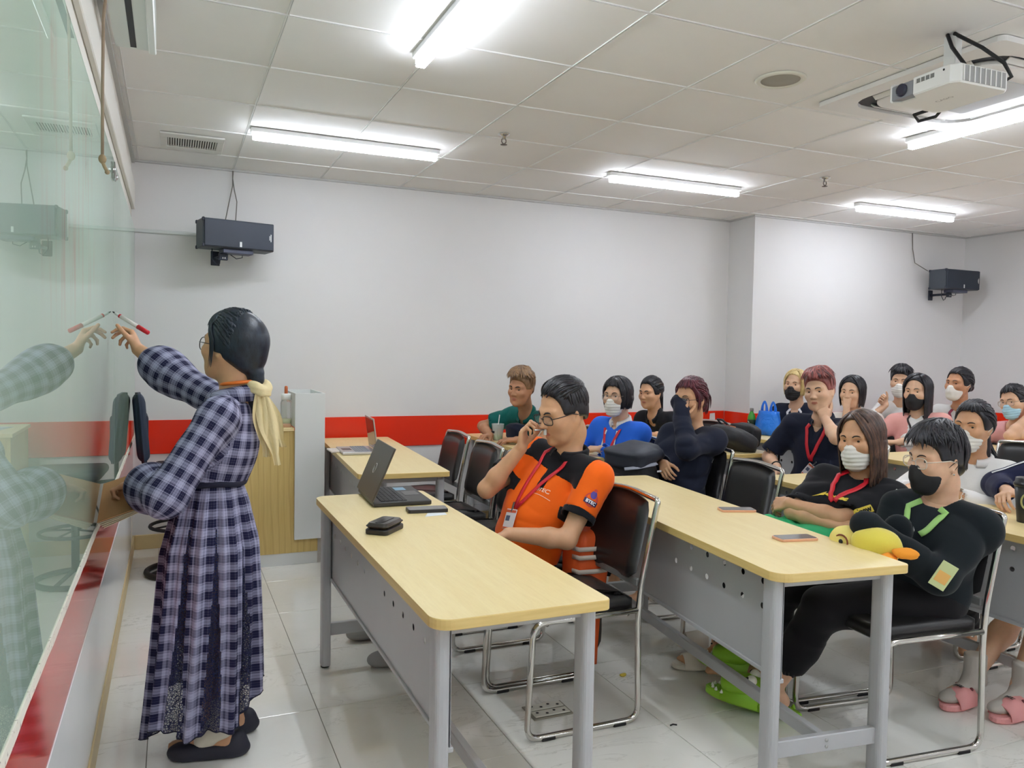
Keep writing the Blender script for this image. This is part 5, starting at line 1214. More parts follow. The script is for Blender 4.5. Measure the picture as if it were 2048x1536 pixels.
def strings(x, m, ln=.16, dx=.035):
    q = MB(); Nb, sp, fw, lat = x['Nb'], x['sp'], x['fw'], x['lat']
    for s in (1, -1): ribbon(q, x['T'], [Nb-sp*.05+lat*s*dx+fw*.1, Nb-sp*(.05+ln*.5)+lat*s*(dx+.01)+fw*.14, Nb-sp*(.05+ln)+lat*s*(dx+.02)+fw*.14], .006, fw, .006)
    q.build('drawstring', m, x['t'])
C_black = cloth('black cotton', (26, 26, 30)); C_navy = cloth('navy cotton', (30, 34, 50)); C_char = cloth('charcoal cotton', (38, 40, 46)); C_white = cloth('white cotton', (226, 224, 222)); C_cream = cloth('cream cotton', (224, 216, 208))
C_blue = cloth('bright blue fleece', (44, 104, 214)); C_green = cloth('teal green jersey', (22, 98, 92)); C_orange = cloth('orange polo pique', (245, 104, 22), .8, 700); C_pants = cloth('dark trousers', (24, 23, 26)); C_pink = cloth('pink blazer', (226, 164, 156)); C_grey = cloth('light grey knit', (196, 194, 192))
C_hood = cloth('dark green black fleece', (24, 30, 34), .9, 300); C_track = cloth('navy track jacket', (32, 36, 64)); C_rose = cloth('pink striped cotton', (222, 166, 166))
R_red = mat('red ribbon', (206, 28, 44), .5); M_badge = mat('white badge', (228, 220, 222), .3); K_white = mat('white mask', (230, 228, 222), .8, bump=.2, bscale=300); K_black = mat('black mask', (22, 22, 26), .7, bump=.2, bscale=300); K_bluem = mat('light blue mask', (166, 206, 226), .8)
G_black = mat('black frame', (26, 22, 24), .3); G_gold = mat('thin gold frame', (170, 150, 130), .3, .7); G_clear = mat('clear frame', (226, 214, 200), .15, alpha=.7)
# ---- the man in the orange polo shirt
def man_extra(x):
    collar(x, C_black, .060, .04, .34)
    t, T, Nb, sp, fw, lat = x['t'], x['T'], x['Nb'], x['sp'], x['fw'], x['lat']
    overlay(x, 'shoulder_yoke', C_black, [('plane', (Nb-sp*.085+fw*.02, nrm(-sp-fw*.12))), ('plane', (Nb+lat*.175, lat)), ('plane', (Nb-lat*.175, -lat))])
    overlay(x, 'placket', C_black, [('ccone', (Nb-sp*.155+fw*.02, Nb-sp*.155+fw*.3, .0 + .075, .075)), ('plane', (Nb+lat*.016, lat)), ('plane', (Nb-lat*.016, -lat)), ('plane', (Nb-sp*.17, -sp))])
    for sd in (1, -1):
        S, E, W_ = x['arms'][sd]; L = np.linalg.norm(E-S)*.66; u = nrm(E-S); overlay(x, 'sleeve_cuff', C_black, [('ccone', (S+u*(L-.028), S+u*(L+.02), .10, .10))], .003, .0036)
    v, f = text_mesh('BTEC', .026, 0, .0006); decal(t, 'chest_print', T, v, f, Nb-sp*.16+lat*.075+fw*.2, -lat, sp, mat('print pale', (250, 214, 190), .6)) if False else decal(t, 'chest_print', T, v, f, Nb-sp*.16+lat*.075+fw*.2, lat, sp, mat('print pale', (250, 214, 190), .6))
    v, f = grid_quad(.09, .002, 8, 2); decal(t, 'print_line', T, v, f, Nb-sp*.185+lat*.075+fw*.2, lat, sp, mat('print pale', (250, 214, 190), .6))
    S, E, W_ = x['arms'][1]; u = nrm(E-S); out = nrm(np.array((-.15, -.95, .2))-u*(np.array((-.15, -.95, .2))@u)); sx = np.cross(-u, out); o = S+u*.105+out*.07
    def poly(n, r, ox=0, oy=0, sx_=1): return np.array([(ox+r*sx_*math.cos(2*PI*i/n), oy+r*math.sin(2*PI*i/n), 0) for i in range(n)]), [list(range(n))]
    for (vv, ff), m, of, nm in ((poly(16, .030, 0, -.004, 1.05), mat('emblem red', (206, 64, 52), .6), .0022, 'sleeve_emblem'), (poly(14, .017, 0, .018, .8), mat('emblem purple', (84, 64, 150), .6), .0028, 'emblem_figure'), (poly(10, .007, 0, .038), mat('emblem red', (206, 64, 52), .6), .0028, 'emblem_head'), (grid_quad(.062, .02, 8, 3), mat('emblem navy', (40, 36, 84), .6), .0034, 'emblem_band')):
        vv = vv+(np.array((0, -.014, 0)) if nm == 'emblem_band' else 0); decal(t, nm, T, vv, ff, o, sx, -u, m, of)
    v, f = text_mesh('BTEC', .0185, 0, .0008); decal(t, 'emblem_text', T, v+np.array((0, -.014, 0)), f, o, sx, -u, mat('emblem white', (236, 232, 236), .6), .0042)
man = person(dict(label='man in an orange polo shirt with black collar and glasses, hand raised to his mouth', base=(1.42, 3.13), yaw=20, hz=.52, head=(1.545, 3.0, 1.155), look=(5, 17, 3), hs=1.05, s=1.03, sw=.185, fine=2, male=1, jaw=1.1, skin=SKIN['c'], seed=4, belly=.03, loose=.016, fold=.005,
    hair=('short', 'black', dict(line=.105, up=.014, fringe=24, sweep=-30, vf=-.03, swept=.12, n=520, w=.006)), browth=.0034, gaze=(.1, -.25),
    L=[(1.27, 2.93, .665), (1.75, 2.72, .80), (-.85, .1, -.25), (.1, -.2, -.95), 'relax'], R=[(1.39, 3.085, .995), (1.15, 3.2, .7), (.12, .0, .99), (.75, -.62, .0), ((.45, 1.2, .6), (.6, 1.4, .8), (.7, 1.45, .9), (.75, 1.45, .9))], thR=.7,
    sleeve='short', cuff=.66, sw0=.062, sw1=.066, neckr=.050, top=[C_orange], topname='polo_shirt', pants=C_pants, legL=(.97, 3.36, .1), legR=(.95, 3.72, .1), footL=(-1, .15, 0), footR=(-1, .1, 0), shoes=mat('grey shoe', (150, 150, 148), .6),
    glass=(G_black, dict(w=.027, h=.0185, th=.0021, rnd=.6)), lanyard=(R_red, .29, M_badge, .0095), btilt=-.25, extra=man_extra))
# what the man holds
t = thing('vape_pen', 'small white and clear tee shaped item held at the mouth of the man in orange', 'gadget', (1.44, 2.985, 1.083), .25)
MB().tube([(-.04, 0, 0), (.012, 0, 0)], .004, 8).build('stem', M_steel, t); MB().rbox((.012, -.006, -.024), (.024, .006, .026), .004, 2).build('mouthpiece', M_white, t)
# ---- long haired student, arms crossed
def long_extra(x):
    t, T, Nb, sp, fw, lat = x['t'], x['T'], x['Nb'], x['sp'], x['fw'], x['lat']; Y = mat('yellow print', (222, 196, 62), .6)
    v, f = text_mesh('House', .062, 0, .004); decal(t, 'chest_print', T, v, f, Nb-sp*.15+fw*.2-lat*.01, lat, sp, Y)
    S, E, W_ = x['arms'][1]; u = nrm(E-S); out = nrm(np.array((-.55, -.8, .25))-u*(np.array((-.55, -.8, .25))@u)); o = S+u*.19+out*.07
    v, f = grid_quad(.088, .034, 9, 4); decal(t, 'sleeve_print', T, v, f, o, u, -np.cross(u, out)*-1, Y, .002); v, f = text_mesh('drew', .036, 0, .0012); decal(t, 'sleeve_text', T, v, f, o, -u, -np.cross(out, u), C_black, .0034)
person(dict(label='student with long brown hair, white mask and crossed arms in a black tee', base=(2.60, 2.585), yaw=22, hz=.53, head=(2.78, 2.54, 1.05), look=(14, 4, -3), hs=.97, s=.95, fine=2, skin=SKIN['c'], seed=11, bust=1, loose=.016, fold=.008,
    hair=('long', 'brown', dict(len=.19, wave=.012, part=-.25, face_open=50, flare=.012, n=520, line=.10)), mask=(K_white, .0014), top=[C_black], cuff=.9, sw0=.054, sw1=.062, neckr=.058, topname='tee_shirt',
    R=[(2.575, 2.44, .70), (2.35, 2.85, .70), (.25, -.95, -.1), (.8, .2, -.4), 'relax'], L=[(2.50, 2.66, .765), (2.62, 2.25, .66), (-.2, .9, -.2), (.7, .2, -.6), 'loose'], pants=C_pants, legL=(2.27, 2.62, .125), legR=(2.28, 2.84, .10), footL=(-.8, .5, 0), footR=(-.9, .3, 0), toes=1, pcuff=.8,
    lanyard=(R_red, .2, None, .012), extra=long_extra))
# ---- hooded student in front
def hoodie_extra(x):
    hood(x, C_hood, .034, .085); t, T, Nb, sp, fw, lat = x['t'], x['T'], x['Nb'], x['sp'], x['fw'], x['lat']
    q = MB(); G = mat('green ribbon', (150, 196, 110), .5)
    for sd in (1, -1): ribbon(q, T, [Nb+lat*sd*.066-fw*.02, Nb-sp*.04+lat*sd*.068+fw*.05, Nb-sp*.09+lat*sd*.05+fw*.13, Nb-sp*.14+lat*sd*.035+fw*.16], .013, fw, .006)
    q.build('lanyard', G, t)
    q = MB()
    for k, (a, b, w) in enumerate(((-.02, .01, .012), (.0, .022, .01), (.025, .0, .014), (.05, .012, .011), (.07, -.004, .008))): q.add([(a-w, b-w*.6, 0), (a+w*.4, b-w, 0), (a+w, b+w*.4, 0), (a-w*.3, b+w*.8, 0)], [(0, 1, 2, 3)], 0, False)
    v = np.concatenate(q.v); decal(t, 'chest_print', T, v, q.f, Nb-sp*.13-lat*.07+fw*.2, lat, sp, mat('print white', (226, 226, 224), .6), .003)
    MB().ball(x['hc']+x['A']@np.array((-.002, .084, -.044)), .0035, 8, 6).build('earring', M_steel, t)
person(dict(label='student in a black hoodie with clear glasses and black mask hugging a yellow plush', base=(2.585, 2.085), yaw=14, hz=.53, head=(2.645, 2.06, 1.035), look=(-12, 6, 2), hs=.97, s=.97, sw=.150, fine=2, skin=SKIN['a'], seed=23, loose=.024, fold=.009, ff=11,
    hair=('short', 'black', dict(line=.088, up=.02, fringe=66, sweep=12, n=460, w=.006)), hairx=lambda H: ([H.strand(sph(az, 60), sph(az, 112), (.012, .008), drop=.03, w=.0065, mi=H.r.choice((0, 1)), m=3) for az in [H.r.uniform(118, 242) for _ in range(110)]], H.F.ell((-.055, 0, -.035), (.045, .055, .05), .02)),
    mask=(K_black, .0, 1), glass=(G_clear, dict(w=.0245, h=.021, th=.0022, rnd=.8)), top=[C_hood], sleeve='long', lcuff=1.32, closedL=1, closedR=1, wc=.044, sw0=.058, sw1=.052, neckr=.064, topname='hoodie',
    L=[(2.33, 2.01, .772), (2.64, 1.78, .46), (-.9, .25, .25), (.3, .5, -.6), 'fist'], R=[(2.47, 2.09, .735), (2.62, 2.32, .45), (.3, -.6, -.35), (.5, .2, -.6), 'loose'], pants=C_pants, pl=.02, pcuff=.74, legL=(2.16, 2.35, .12), legR=(2.28, 2.55, .125), footL=(-.6, .8, .05), footR=(-.6, .8, .08), legLh=(2.12, 2.12, .75), legRh=(2.2, 2.3, .75), toes=1, extra=hoodie_extra))
# ---- white blouse
person(dict(label='student with dark ponytail and white mask in a white blouse', base=(3.60, 2.66), yaw=25, hz=.53, head=(3.61, 2.62, 1.085), look=(12, 2, 3), hs=.95, s=.92, fine=1, skin=SKIN['c'], seed=31, bust=1, loose=.016,
    hair=('back', 'black', dict(line=.088, bangs=56, bshift=20, tie=(-.09, .02, -.06), n=360)), hairx=lambda H: ([H.strand(sph(175, 92), sph(178, 112), (.01, .02), drop=.16, curve=(-.01, .06, 0), w=.008, m=6, jit=.05) for _ in range(70)], H.F.cone((-.10, .02, -.06), (-.085, .05, -.17), .026, .014, .02)),
    mask=(K_white, .0014), top=[C_white], sleeve='long', wc=.04, topname='blouse', neckr=.055, L=[(3.36, 2.52, .78), (3.8, 2.35, .7), (-.9, .3, -.1), (0, .1, -1), 'relax'], R=[(3.36, 2.74, .78), (3.5, 2.95, .7), (-.9, -.3, -.1), (0, -.1, -1), 'relax'], pants=C_pants, legL=(3.56, 2.56, .1), legR=(3.58, 2.76, .1), extra=lambda x: collar(x, C_white, .066, .04, .35)))
# ---- navy track jacket at the picture's edge
def track_extra(x):
    q = MB(); S, E, W_ = x['arms'][-1]; u = nrm(E-S); out = nrm(np.array((-.7, -.1, .6))-u*(np.array((-.7, -.1, .6))@u)); out = np.cross(u, (.3, -.9, .2)); out = nrm(out)*-1
    q2 = nrm(np.array((-.8, .45, .2))-u*(np.array((-.8, .45, .2))@u)); ribbon(q, x['T'], [x['SH'][-1]+q2*.1-u*.05, S+(E-S)*.5+q2*.1, E+q2*.1], .006, q2, .003); q.build('sleeve_piping', mat('piping white', (224, 224, 228), .6), x['t'])
person(dict(label='student in a navy track jacket with pink slippers beside the black coffee cup', base=(3.74, 2.16), yaw=5, hz=.53, head=(3.73, 2.14, 1.17), look=(20, 2, 0), hs=.97, s=.97, fine=1, skin=SKIN['a'], seed=37, loose=.02, sw=.165, hair=('bob', 'black', dict(len=.06)), top=[C_track], topname='track_jacket', sleeve='long', lcuff=.9, extra=track_extra,
    R=[(3.42, 2.30, .825), (3.72, 2.62, .82), (-.95, -.25, -.1), (.1, -.4, -.9), 'loose'], L=[(3.42, 2.0, .79), (3.8, 1.8, .75), (-.9, .3, -.1), (0, .1, -1), 'relax'], legL=(3.13, 2.03, .10), legR=(3.04, 2.17, .10), footL=(-.93, -.1, 0), footR=(-.93, -.05, 0), pants=None))
# ---- blue hoodie
def blue_extra(x):
    hood(x, C_blue, .034, .08); collar(x, C_white, .056, .045, .3); strings(x, M_white, .2, .045)
person(dict(label='student in a bright blue hoodie with white mask, glasses and dark bob', base=(2.74, 4.51), yaw=22, hz=.53, head=(2.71, 4.48, 1.13), look=(29, 2, 0), hs=.98, s=.95, fine=1, skin=SKIN['a'], seed=41, loose=.022, fold=.009, hair=('bob', 'black', dict(len=.045, bangs=66, n=340)), mask=(K_white, .0014), glass=(G_gold, dict(w=.025, h=.02, th=.0014)),
    top=[C_blue], topname='hoodie', sleeve='long', lcuff=1.0, wc=.042, vneck=.10, neckr=.064, L=[(2.52, 4.36, .80), (2.85, 4.2, .66), (-.7, .7, 0), (.2, .1, -1), 'loose'], R=[(2.5, 4.58, .79), (2.6, 4.9, .7), (-.8, -.4, 0), (.1, .1, -1), 'loose'], pants=C_pants, lanyard=(R_red, .24, None, .011), extra=blue_extra))
# ---- dark red hair, sleeve over the mouth
def redx(x):
    hood(x, C_char, .03, .08); W8 = mat('print white', (226, 226, 224), .6); t, T, Nb, sp, fw, lat = x['t'], x['T'], x['Nb'], x['sp'], x['fw'], x['lat']
    v, f = text_mesh('E', .085, 0, .004); decal(t, 'letter', T, v, f, x['hip']+sp*.30+lat*.14-fw*.05, -fw*.8+lat*-.2, sp, W8, .004)
person(dict(label='student with dark red hair and glasses covering her mouth with a dark sleeve', base=(2.80, 3.93), yaw=15, hz=.53, head=(2.885, 3.92, 1.145), look=(16, 4, 2), hs=1.0, s=.95, fine=1, skin=SKIN['c'], seed=43, loose=.022, fold=.009,
    hair=('back', 'red', dict(line=.088, bangs=64, bshift=25, tie=(-.10, .0, -.05), wisps=.09, n=360)), hairx=lambda H: ([H.strand(sph(180, 85), sph(180, 110), (.02, .05), drop=.07, w=.008, m=4, jit=.08) for _ in range(40)], H.F.ell((-.115, .0, -.05), (.035, .035, .045), .02)),
    glass=(G_black, dict(w=.026, h=.02, th=.0016)), top=[C_navy], topname='hoodie', sleeve='long', cuffL=1.62, closedL=1, lcuff=.92, wc=.042, L=[(2.775, 3.845, 1.035), (2.66, 3.6, .75), (.15, .25, .8), (.8, .4, 0), 'loose'], R=[(2.62, 3.80, .78), (2.75, 4.2, .7), (-.4, -.75, -.35), (.6, -.2, -.7), 'loose'], pants=C_pants, extra=redx))
# ---- tied hair, dark shirt
person(dict(label='student with tied black hair in a dark shirt leaning on the far third row desk', base=(3.92, 5.36), yaw=12, hz=.53, head=(3.54, 5.34, 1.10), look=(18, 6, 0), hs=.98, s=1.0, male=1, skin=SKIN['c'], seed=47, loose=.016, hair=('back', 'black', dict(line=.09, tie=(-.105, .0, .03), n=220)), browth=.0036,
    hairx=lambda H: [H.strand(sph(178, 60), sph(175, 112), (.01, .016), drop=.14, w=.01, m=5, jit=.12) for _ in range(50)], top=[C_black], sleeve='long', lcuff=.8, neckr=.056, L=[(3.46, 5.12, .79), (3.8, 4.95, .75), (-.7, .7, 0), (0, .1, -1), 'relax'], R=[(3.46, 5.5, .79), (3.6, 5.7, .7), (-.9, -.3, 0), (0, 0, -1), 'relax'], pants=C_pants, extra=lambda x: collar(x, C_black, .06, .035, .4)))
# ---- green shirt
person(dict(label='young man with wavy light brown hair in a teal green shirt by the far wall', base=(2.72, 5.47), yaw=15, hz=.53, head=(2.335, 5.20, 1.145), look=(32, 7, 4), hs=1.0, s=1.0, male=1, fine=1, skin=SKIN['b'], seed=53, loose=.016, nb=(.03, .05, -.01), hair=('short', 'tan', dict(line=.085, up=.03, fringe=58, sweep=18, n=320, w=.009)), browth=.0036,
    top=[C_green], cuff=.68, sw0=.062, sw1=.066, L=[(2.26, 5.10, .785), (2.55, 4.9, .85), (-.9, .3, 0), (0, .1, -1), 'relax'], R=[(2.18, 5.40, .785), (2.2, 5.75, .85), (-.9, -.35, 0), (.1, 0, -1), 'loose'], pants=C_pants, extra=lambda x: collar(x, C_green, .06, .026, .35)))
blob(MB(), (0, 0, 0), (.06, .09, .055), None, 31, .08).build('sling_bag', C_navy, None, (2.31, 5.22, .835)); tag(bpy.data.objects['sling_bag'], 'dark navy bag on the desk in front of the boy in green', 'bag')
# ---- long black hair, hidden behind the man
person(dict(label='student with black hair mostly hidden behind the head of the man in orange', base=(2.72, 5.03), yaw=10, hz=.53, head=(2.52, 5.02, 1.09), look=(10, 6, 0), hs=.98, s=.95, skin=SKIN['c'], seed=59, hair=('long', 'black', dict(len=.17, n=240)), top=[C_black], sleeve='long', L=[(2.45, 4.85, .79), (2.75, 4.7, .7), (-.8, .4, 0), (0, .1, -1), 'relax'], R=[(2.45, 5.15, .79), (2.6, 5.35, .7), (-.8, -.4, 0), (0, .1, -1), 'relax'], pants=C_pants))
# ---- reddish hair, chin on hand, lanyard
def lany_extra(x):
    collar(x, C_navy, .06, .035, .45); q = MB(); S, E, W_ = x['arms'][-1]; u = nrm(W_-E); a = nrm(np.cross(u, UP)); b = np.cross(u, a); c = W_-u*.02
    q.tube([c+a*.03*math.cos(z)+b*.03*math.sin(z) for z in np.arange(18)*2*PI/18], .005, 6, closed=True).build('bracelet', M_black, x['t'])
person(dict(label='young man with reddish hair, red lanyard and dark shirt resting his chin on his hand', base=(3.87, 3.88), yaw=22, hz=.53, head=(3.79, 3.80, 1.195), look=(22, 5, -6), hs=1.02, s=1.02, male=1, fine=1, skin=SKIN['a'], seed=61, loose=.022, fold=.008, sw=.18, hair=('short', 'pinkred', dict(line=.085, up=.022, fringe=60, sweep=14, n=340, w=.009)), browth=.0034,
    top=[C_navy], topname='dark_shirt', cuff=.86, sw0=.062, sw1=.066, neckr=.058, vneck=.14, L=[(3.76, 3.72, 1.03), (3.95, 3.45, .80), (-.1, .3, .95), (.5, .7, .2), ((.2, .5, .3), (.7, 1.2, .7), (.9, 1.3, .8), (1.0, 1.3, .8))], R=[(3.58, 3.93, .70), (3.75, 4.25, .75), (-.5, -.2, -.85), (.6, -.4, -.3), 'relax'], pants=C_pants, lanyard=(R_red, .25, M_badge, .012), btilt=.6, extra=lany_extra))
# ---- blonde
person(dict(label='blonde student with a black mask and dark blazer beside the blue carrier bag', base=(5.03, 5.20), yaw=25, hz=.53, head=(4.93, 5.22, 1.17), look=(24, 0, 3), hs=1.0, s=.95, skin=SKIN['a'], seed=67, loose=.02, hair=('bob', 'blond', dict(len=.05, part=.1, face_open=54, line=.088, n=220)), browm=mat('brow light', (120, 96, 66), .7), mask=(K_black, .001), top=[C_navy], topname='blazer', sleeve='long', lcuff=.62, vneck=.14,
    L=[(4.68, 5.08, .80), (5.0, 4.85, .75), (-.6, .8, .1), (0, .2, -1), 'loose'], R=[(4.68, 5.2, .81), (4.85, 5.45, .78), (-.7, -.5, .1), (0, .1, -1), 'loose'], pants=C_pants, lanyard=(mat('white ribbon', (226, 226, 230), .6), .2, None, .011)))
# ---- hand over mouth
person(dict(label='girl with a dark shoulder length bob holding her hand over her mouth', base=(5.12, 4.66), yaw=25, hz=.53, head=(5.01, 4.68, 1.135), look=(22, 4, 2), hs=1.0, s=.93, skin=SKIN['a'], seed=71, hair=('bob', 'black', dict(len=.075, flare=.01, face_open=58, line=.084, n=220)), top=[C_cream], topname='blouse', sleeve='short', cuff=.7, R=[(4.915, 4.64, 1.02), (4.85, 4.55, .75), (.15, .1, .95), (.9, .3, -.1), 'loose'], L=[(4.7, 4.45, .80), (5.1, 4.3, .8), (-.8, .4, 0), (0, .1, -1), 'relax'], pants=C_pants))
# ---- boy with watch
def boy_extra(x):
    S, E, W_ = x['arms'][-1]; u = nrm(W_-E); q = MB(); a = nrm(np.cross(u, UP)); b = np.cross(u, a); c = W_-u*.03
    w = MB().tube([c+a*.032*math.cos(z)+b*.032*math.sin(z) for z in np.arange(16)*2*PI/16], .009, 6, closed=True, flat=None).build('watch_strap', M_black, x['t']); MB().ball(c+np.array((-.02, -.03, 0)), .02, 10, 8).build('watch_face', mat('watch face', (60, 62, 80), .2), w)
person(dict(label='boy with black hair, white mask and a watch at the back of the room', base=(6.2, 5.12), yaw=30, hz=.53, head=(6.12, 5.16, 1.2), look=(33, 2, 3), hs=1.05, s=1.0, male=1, skin=SKIN['a'], seed=73, hair=('short', 'black', dict(line=.085, up=.02, fringe=62, n=220)), mask=(K_white, .0014), top=[C_white], sleeve='long', lcuff=.55, R=[(5.985, 5.20, .985), (6.1, 5.5, .8), (-.35, .3, .55), (-.2, -.8, .2), 'fist'], L=[(5.85, 5.0, .82), (6.2, 4.8, .8), (-.8, .4, 0), (0, .1, -1), 'relax'], pants=C_pants))
# ---- pink jacket
person(dict(label='girl with long black hair, black mask and a pink jacket over a white top', base=(5.18, 4.17), yaw=28, hz=.53, head=(5.23, 4.26, 1.16), look=(17, 2, 0), hs=1.03, s=.95, skin=SKIN['a'], seed=79, loose=.02, hair=('long', 'black', dict(len=.24, part=.25, face_open=56, line=.088, n=260)), mask=(K_black, 0), top=[C_pink, C_white], topname='pink_jacket', topmi=lambda cen, x: ((np.abs((cen-x['Nb'])@x['lat']) < .05) & ((cen-x['Nb'])@x['fw'] > .04)).astype(int), sleeve='long', lcuff=.9, vneck=.08,
    L=[(4.88, 4.12, .80), (5.25, 3.9, .75), (-.6, .8, 0), (0, .1, -1), 'loose'], R=[(4.88, 4.3, .80), (5.0, 4.55, .75), (-.7, -.5, 0), (0, .1, -1), 'loose'], pants=C_pants, lanyard=(mat('dark ribbon', (40, 34, 34), .6), .26, None, .008)))
# ---- woman in grey
person(dict(label='woman with tied back dark hair, white mask and a light grey cardigan', base=(6.15, 4.54), yaw=20, hz=.53, head=(6.07, 4.55, 1.205), look=(2, -2, 2), hs=1.05, s=1.0, skin=SKIN['b'], seed=83, loose=.02, hair=('back', 'black', dict(line=.09, tie=(-.10, .02, -.02), n=220)), hairx=lambda H: H.F.ell((-.115, .02, -.02), (.03, .03, .035), .02), mask=(K_white, 0), top=[C_grey], topname='cardigan', sleeve='long', vneck=.06, L=[(5.8, 4.4, .80), (6.2, 4.2, .75), (-.8, .4, 0), (0, .1, -1), 'relax'], R=[(5.8, 4.68, .80), (6.0, 4.9, .75), (-.8, -.4, 0), (0, .1, -1), 'relax'], pants=C_pants, lanyard=(mat('maroon ribbon', (128, 30, 60), .6), .28, None, .012)))
# ---- light blue mask
person(dict(label='girl with glasses and a light blue mask leaning her head on her hand', base=(6.2, 3.98), yaw=15, hz=.53, head=(5.99, 4.02, 1.095), look=(2, 8, -8), hs=1.0, s=.97, skin=SKIN['a'], seed=89, loose=.02, hair=('back', 'black', dict(line=.088, bangs=60, bshift=20, n=220)), mask=(K_bluem, .0014), glass=(G_gold, dict(w=.025, h=.02, th=.0018)), top=[C_rose], topname='striped_shirt', cuff=.7, L=[(6.0, 3.90, 1.0), (5.72, 3.98, .80), (.35, .1, .9), (.1, .95, .1), 'fist'], R=[(5.8, 4.2, .80), (6.1, 4.4, .75), (-.8, -.4, 0), (0, .1, -1), 'relax'], pants=C_pants))
# ------------------------------------------------------------------ the teacher at the board
P_body = plaid('plaid chiffon'); P_sheer = P_body; P_lace = lace('navy lace')
def teacher_extra(x):
    t, Nb, sp, fw, lat, hc, A, hs = x['t'], x['Nb'], x['sp'], x['fw'], x['lat'], x['hc'], x['A'], x['hs']
    cx, cy = .115, 2.905
    # skirt: pleated panels with lace godets, uneven hem
    nt, nth = 64, 288; th = np.linspace(0, 2*PI, nth, endpoint=False); V = np.zeros((nt, nth, 3)); lacef = np.zeros((nt, nth), bool)
    hem = .155+.05*np.cos(th)+.035*np.cos(3*th+.6)+.02*np.cos(5*th+1.0)-.02*np.cos(th+PI/2)
    sec = ((th+.12)/(2*PI)*9) % 1.0
    for i in range(nt):
        q = i/(nt-1); z = .945+(hem-.945)*q
        rx = np.interp(q, [0, .1, .28, .6, 1], [.096, .12, .152, .165, .178]); ry = np.interp(q, [0, .1, .28, .6, 1], [.105, .135, .172, .178, .182])
        am = np.interp(q, [0, .08, .3, 1], [.0, .006, .011, .022]); tri = np.abs(sec-.5)*2; r = am*(-1+2*np.clip(1.25-1.5*tri, 0, 1))+am*.5*np.sin(27*th+q*2)
        sway = .012*math.sin(q*3); V[i, :, 0] = cx+.02*(1-q)**3-.01*q+(rx+r)*np.cos(th)+sway; V[i, :, 1] = cy+(ry+r)*np.sin(th); V[i, :, 2] = z
        lacef[i] = tri > (1.0-.48*np.clip((q-.12)/.75, 0, 1))
    v = V.reshape(-1, 3); idx = np.arange(nt*nth).reshape(nt, nth); j2 = np.roll(np.arange(nth), -1)
    q4 = np.stack([idx[:-1], idx[:-1][:, j2], idx[1:][:, j2], idx[1:]], -1); fl = lacef[:-1]
    uu = np.broadcast_to(th[None]*.118, (nt, nth)); vv = V[..., 2]
    for nm, sel, m in (('skirt', ~fl, P_body), ('lace_panel', fl, P_lace)):
        F_ = q4[sel]; used, inv = np.unique(F_.ravel(), return_inverse=True); me = fast_mesh(nm, v[used], inv.reshape(-1, 4)[:, ::-1]); o = mobj(nm, me, m, t)
        lv = np.zeros(len(me.loops), np.int32); me.loops.foreach_get('vertex_index', lv); uvv = np.stack([uu.ravel()[used][lv], vv.ravel()[used][lv]], 1).reshape(-1, 4, 2)
        mx = uvv[..., 0].max(1, keepdims=True); uvv[..., 0] += np.where(mx-uvv[..., 0] > .3, 2*PI*.118, 0); me.uv_layers.new(name='UVMap').data.foreach_set('uv', uvv.astype(np.float32).ravel())
    q = MB(); q.tube(V[-1][::2], .0022, 5, closed=True).build('hem_trim', mat('hem navy', (24, 26, 46), .8), t)
    q = MB(); q.tube([(cx+.02+.103*math.cos(a), cy+.118*math.sin(a), .948+.004*math.sin(a*3)) for a in np.arange(40)*2*PI/40], .013, 8, closed=True).build('sash', mat('navy sash', (24, 26, 50), .8), t)
    # shoulder collar, lanyard, scarf, ponytail
    c = collar(x, P_body, .062, .05, .3); me = c.data; me.uv_layers.new(name='UVMap')
    for l in me.loops: co = me.vertices[l.vertex_index].co; me.uv_layers[0].data[l.index].uv = (co.x*1.2+co.y, co.z)
    q = MB(); q.tube([Nb+fw*.0+(fw*math.cos(a)+lat*math.sin(a))*.058+sp*(.055+.0*math.cos(a))-sp*.02*math.cos(a) for a in np.arange(24)*2*PI/24], .006, 6, closed=True, flat=None).build('lanyard', mat('orange ribbon', (236, 120, 40), .5), t)
    W = lambda p: hc+A@(np.array(p)*hs); tie = W((-.105, 0, -.085)); S = mat('cream scarf', (222, 204, 158), .8, bump=.4, bscale=90, bdist=.004)
    q = Fld()
    for k in range(10):
        a = k*2*PI/10; q.ell(tie+np.array((.01, -.005, -.045))+np.array((.03*math.cos(a), .03*math.sin(a), .012*math.sin(2*a))), (.018, .018, .02), .012)
    q.disp = folds(.005, 60, 5); q.amp = .006; Vv, Qq = polygonize(q, .005); sc = mobj('scarf', fast_mesh('scarf', Vv, Qq), S, t)
    for (dx, dy, L, sd) in ((.055, -.045, .26, 1), (.02, -.03, .23, 2), (.075, -.02, .20, 3)):
        R = random.Random(sd); n = 16; vv = []
        for i in range(n+1):
            q_ = i/n; w = .012+.022*math.sin(PI*min(1, q_*1.15))*(1 if q_ < .87 else (1-q_)/.13+.1); cp = tie+np.array((.012+dx*q_, -.02+dy*q_, -.045-L*q_)); 
            for k in range(7): s_ = (k/6-.5)*2; vv.append(cp+np.array((s_*w, .010*math.sin(s_*5+q_*3+sd)-.005, .004*math.sin(q_*9+sd))))
        MB().add(vv, [(i*7+k, i*7+k+1, i*7+8+k, i*7+7+k) for i in range(n) for k in range(6)]).build('scarf_tail', S, sc)
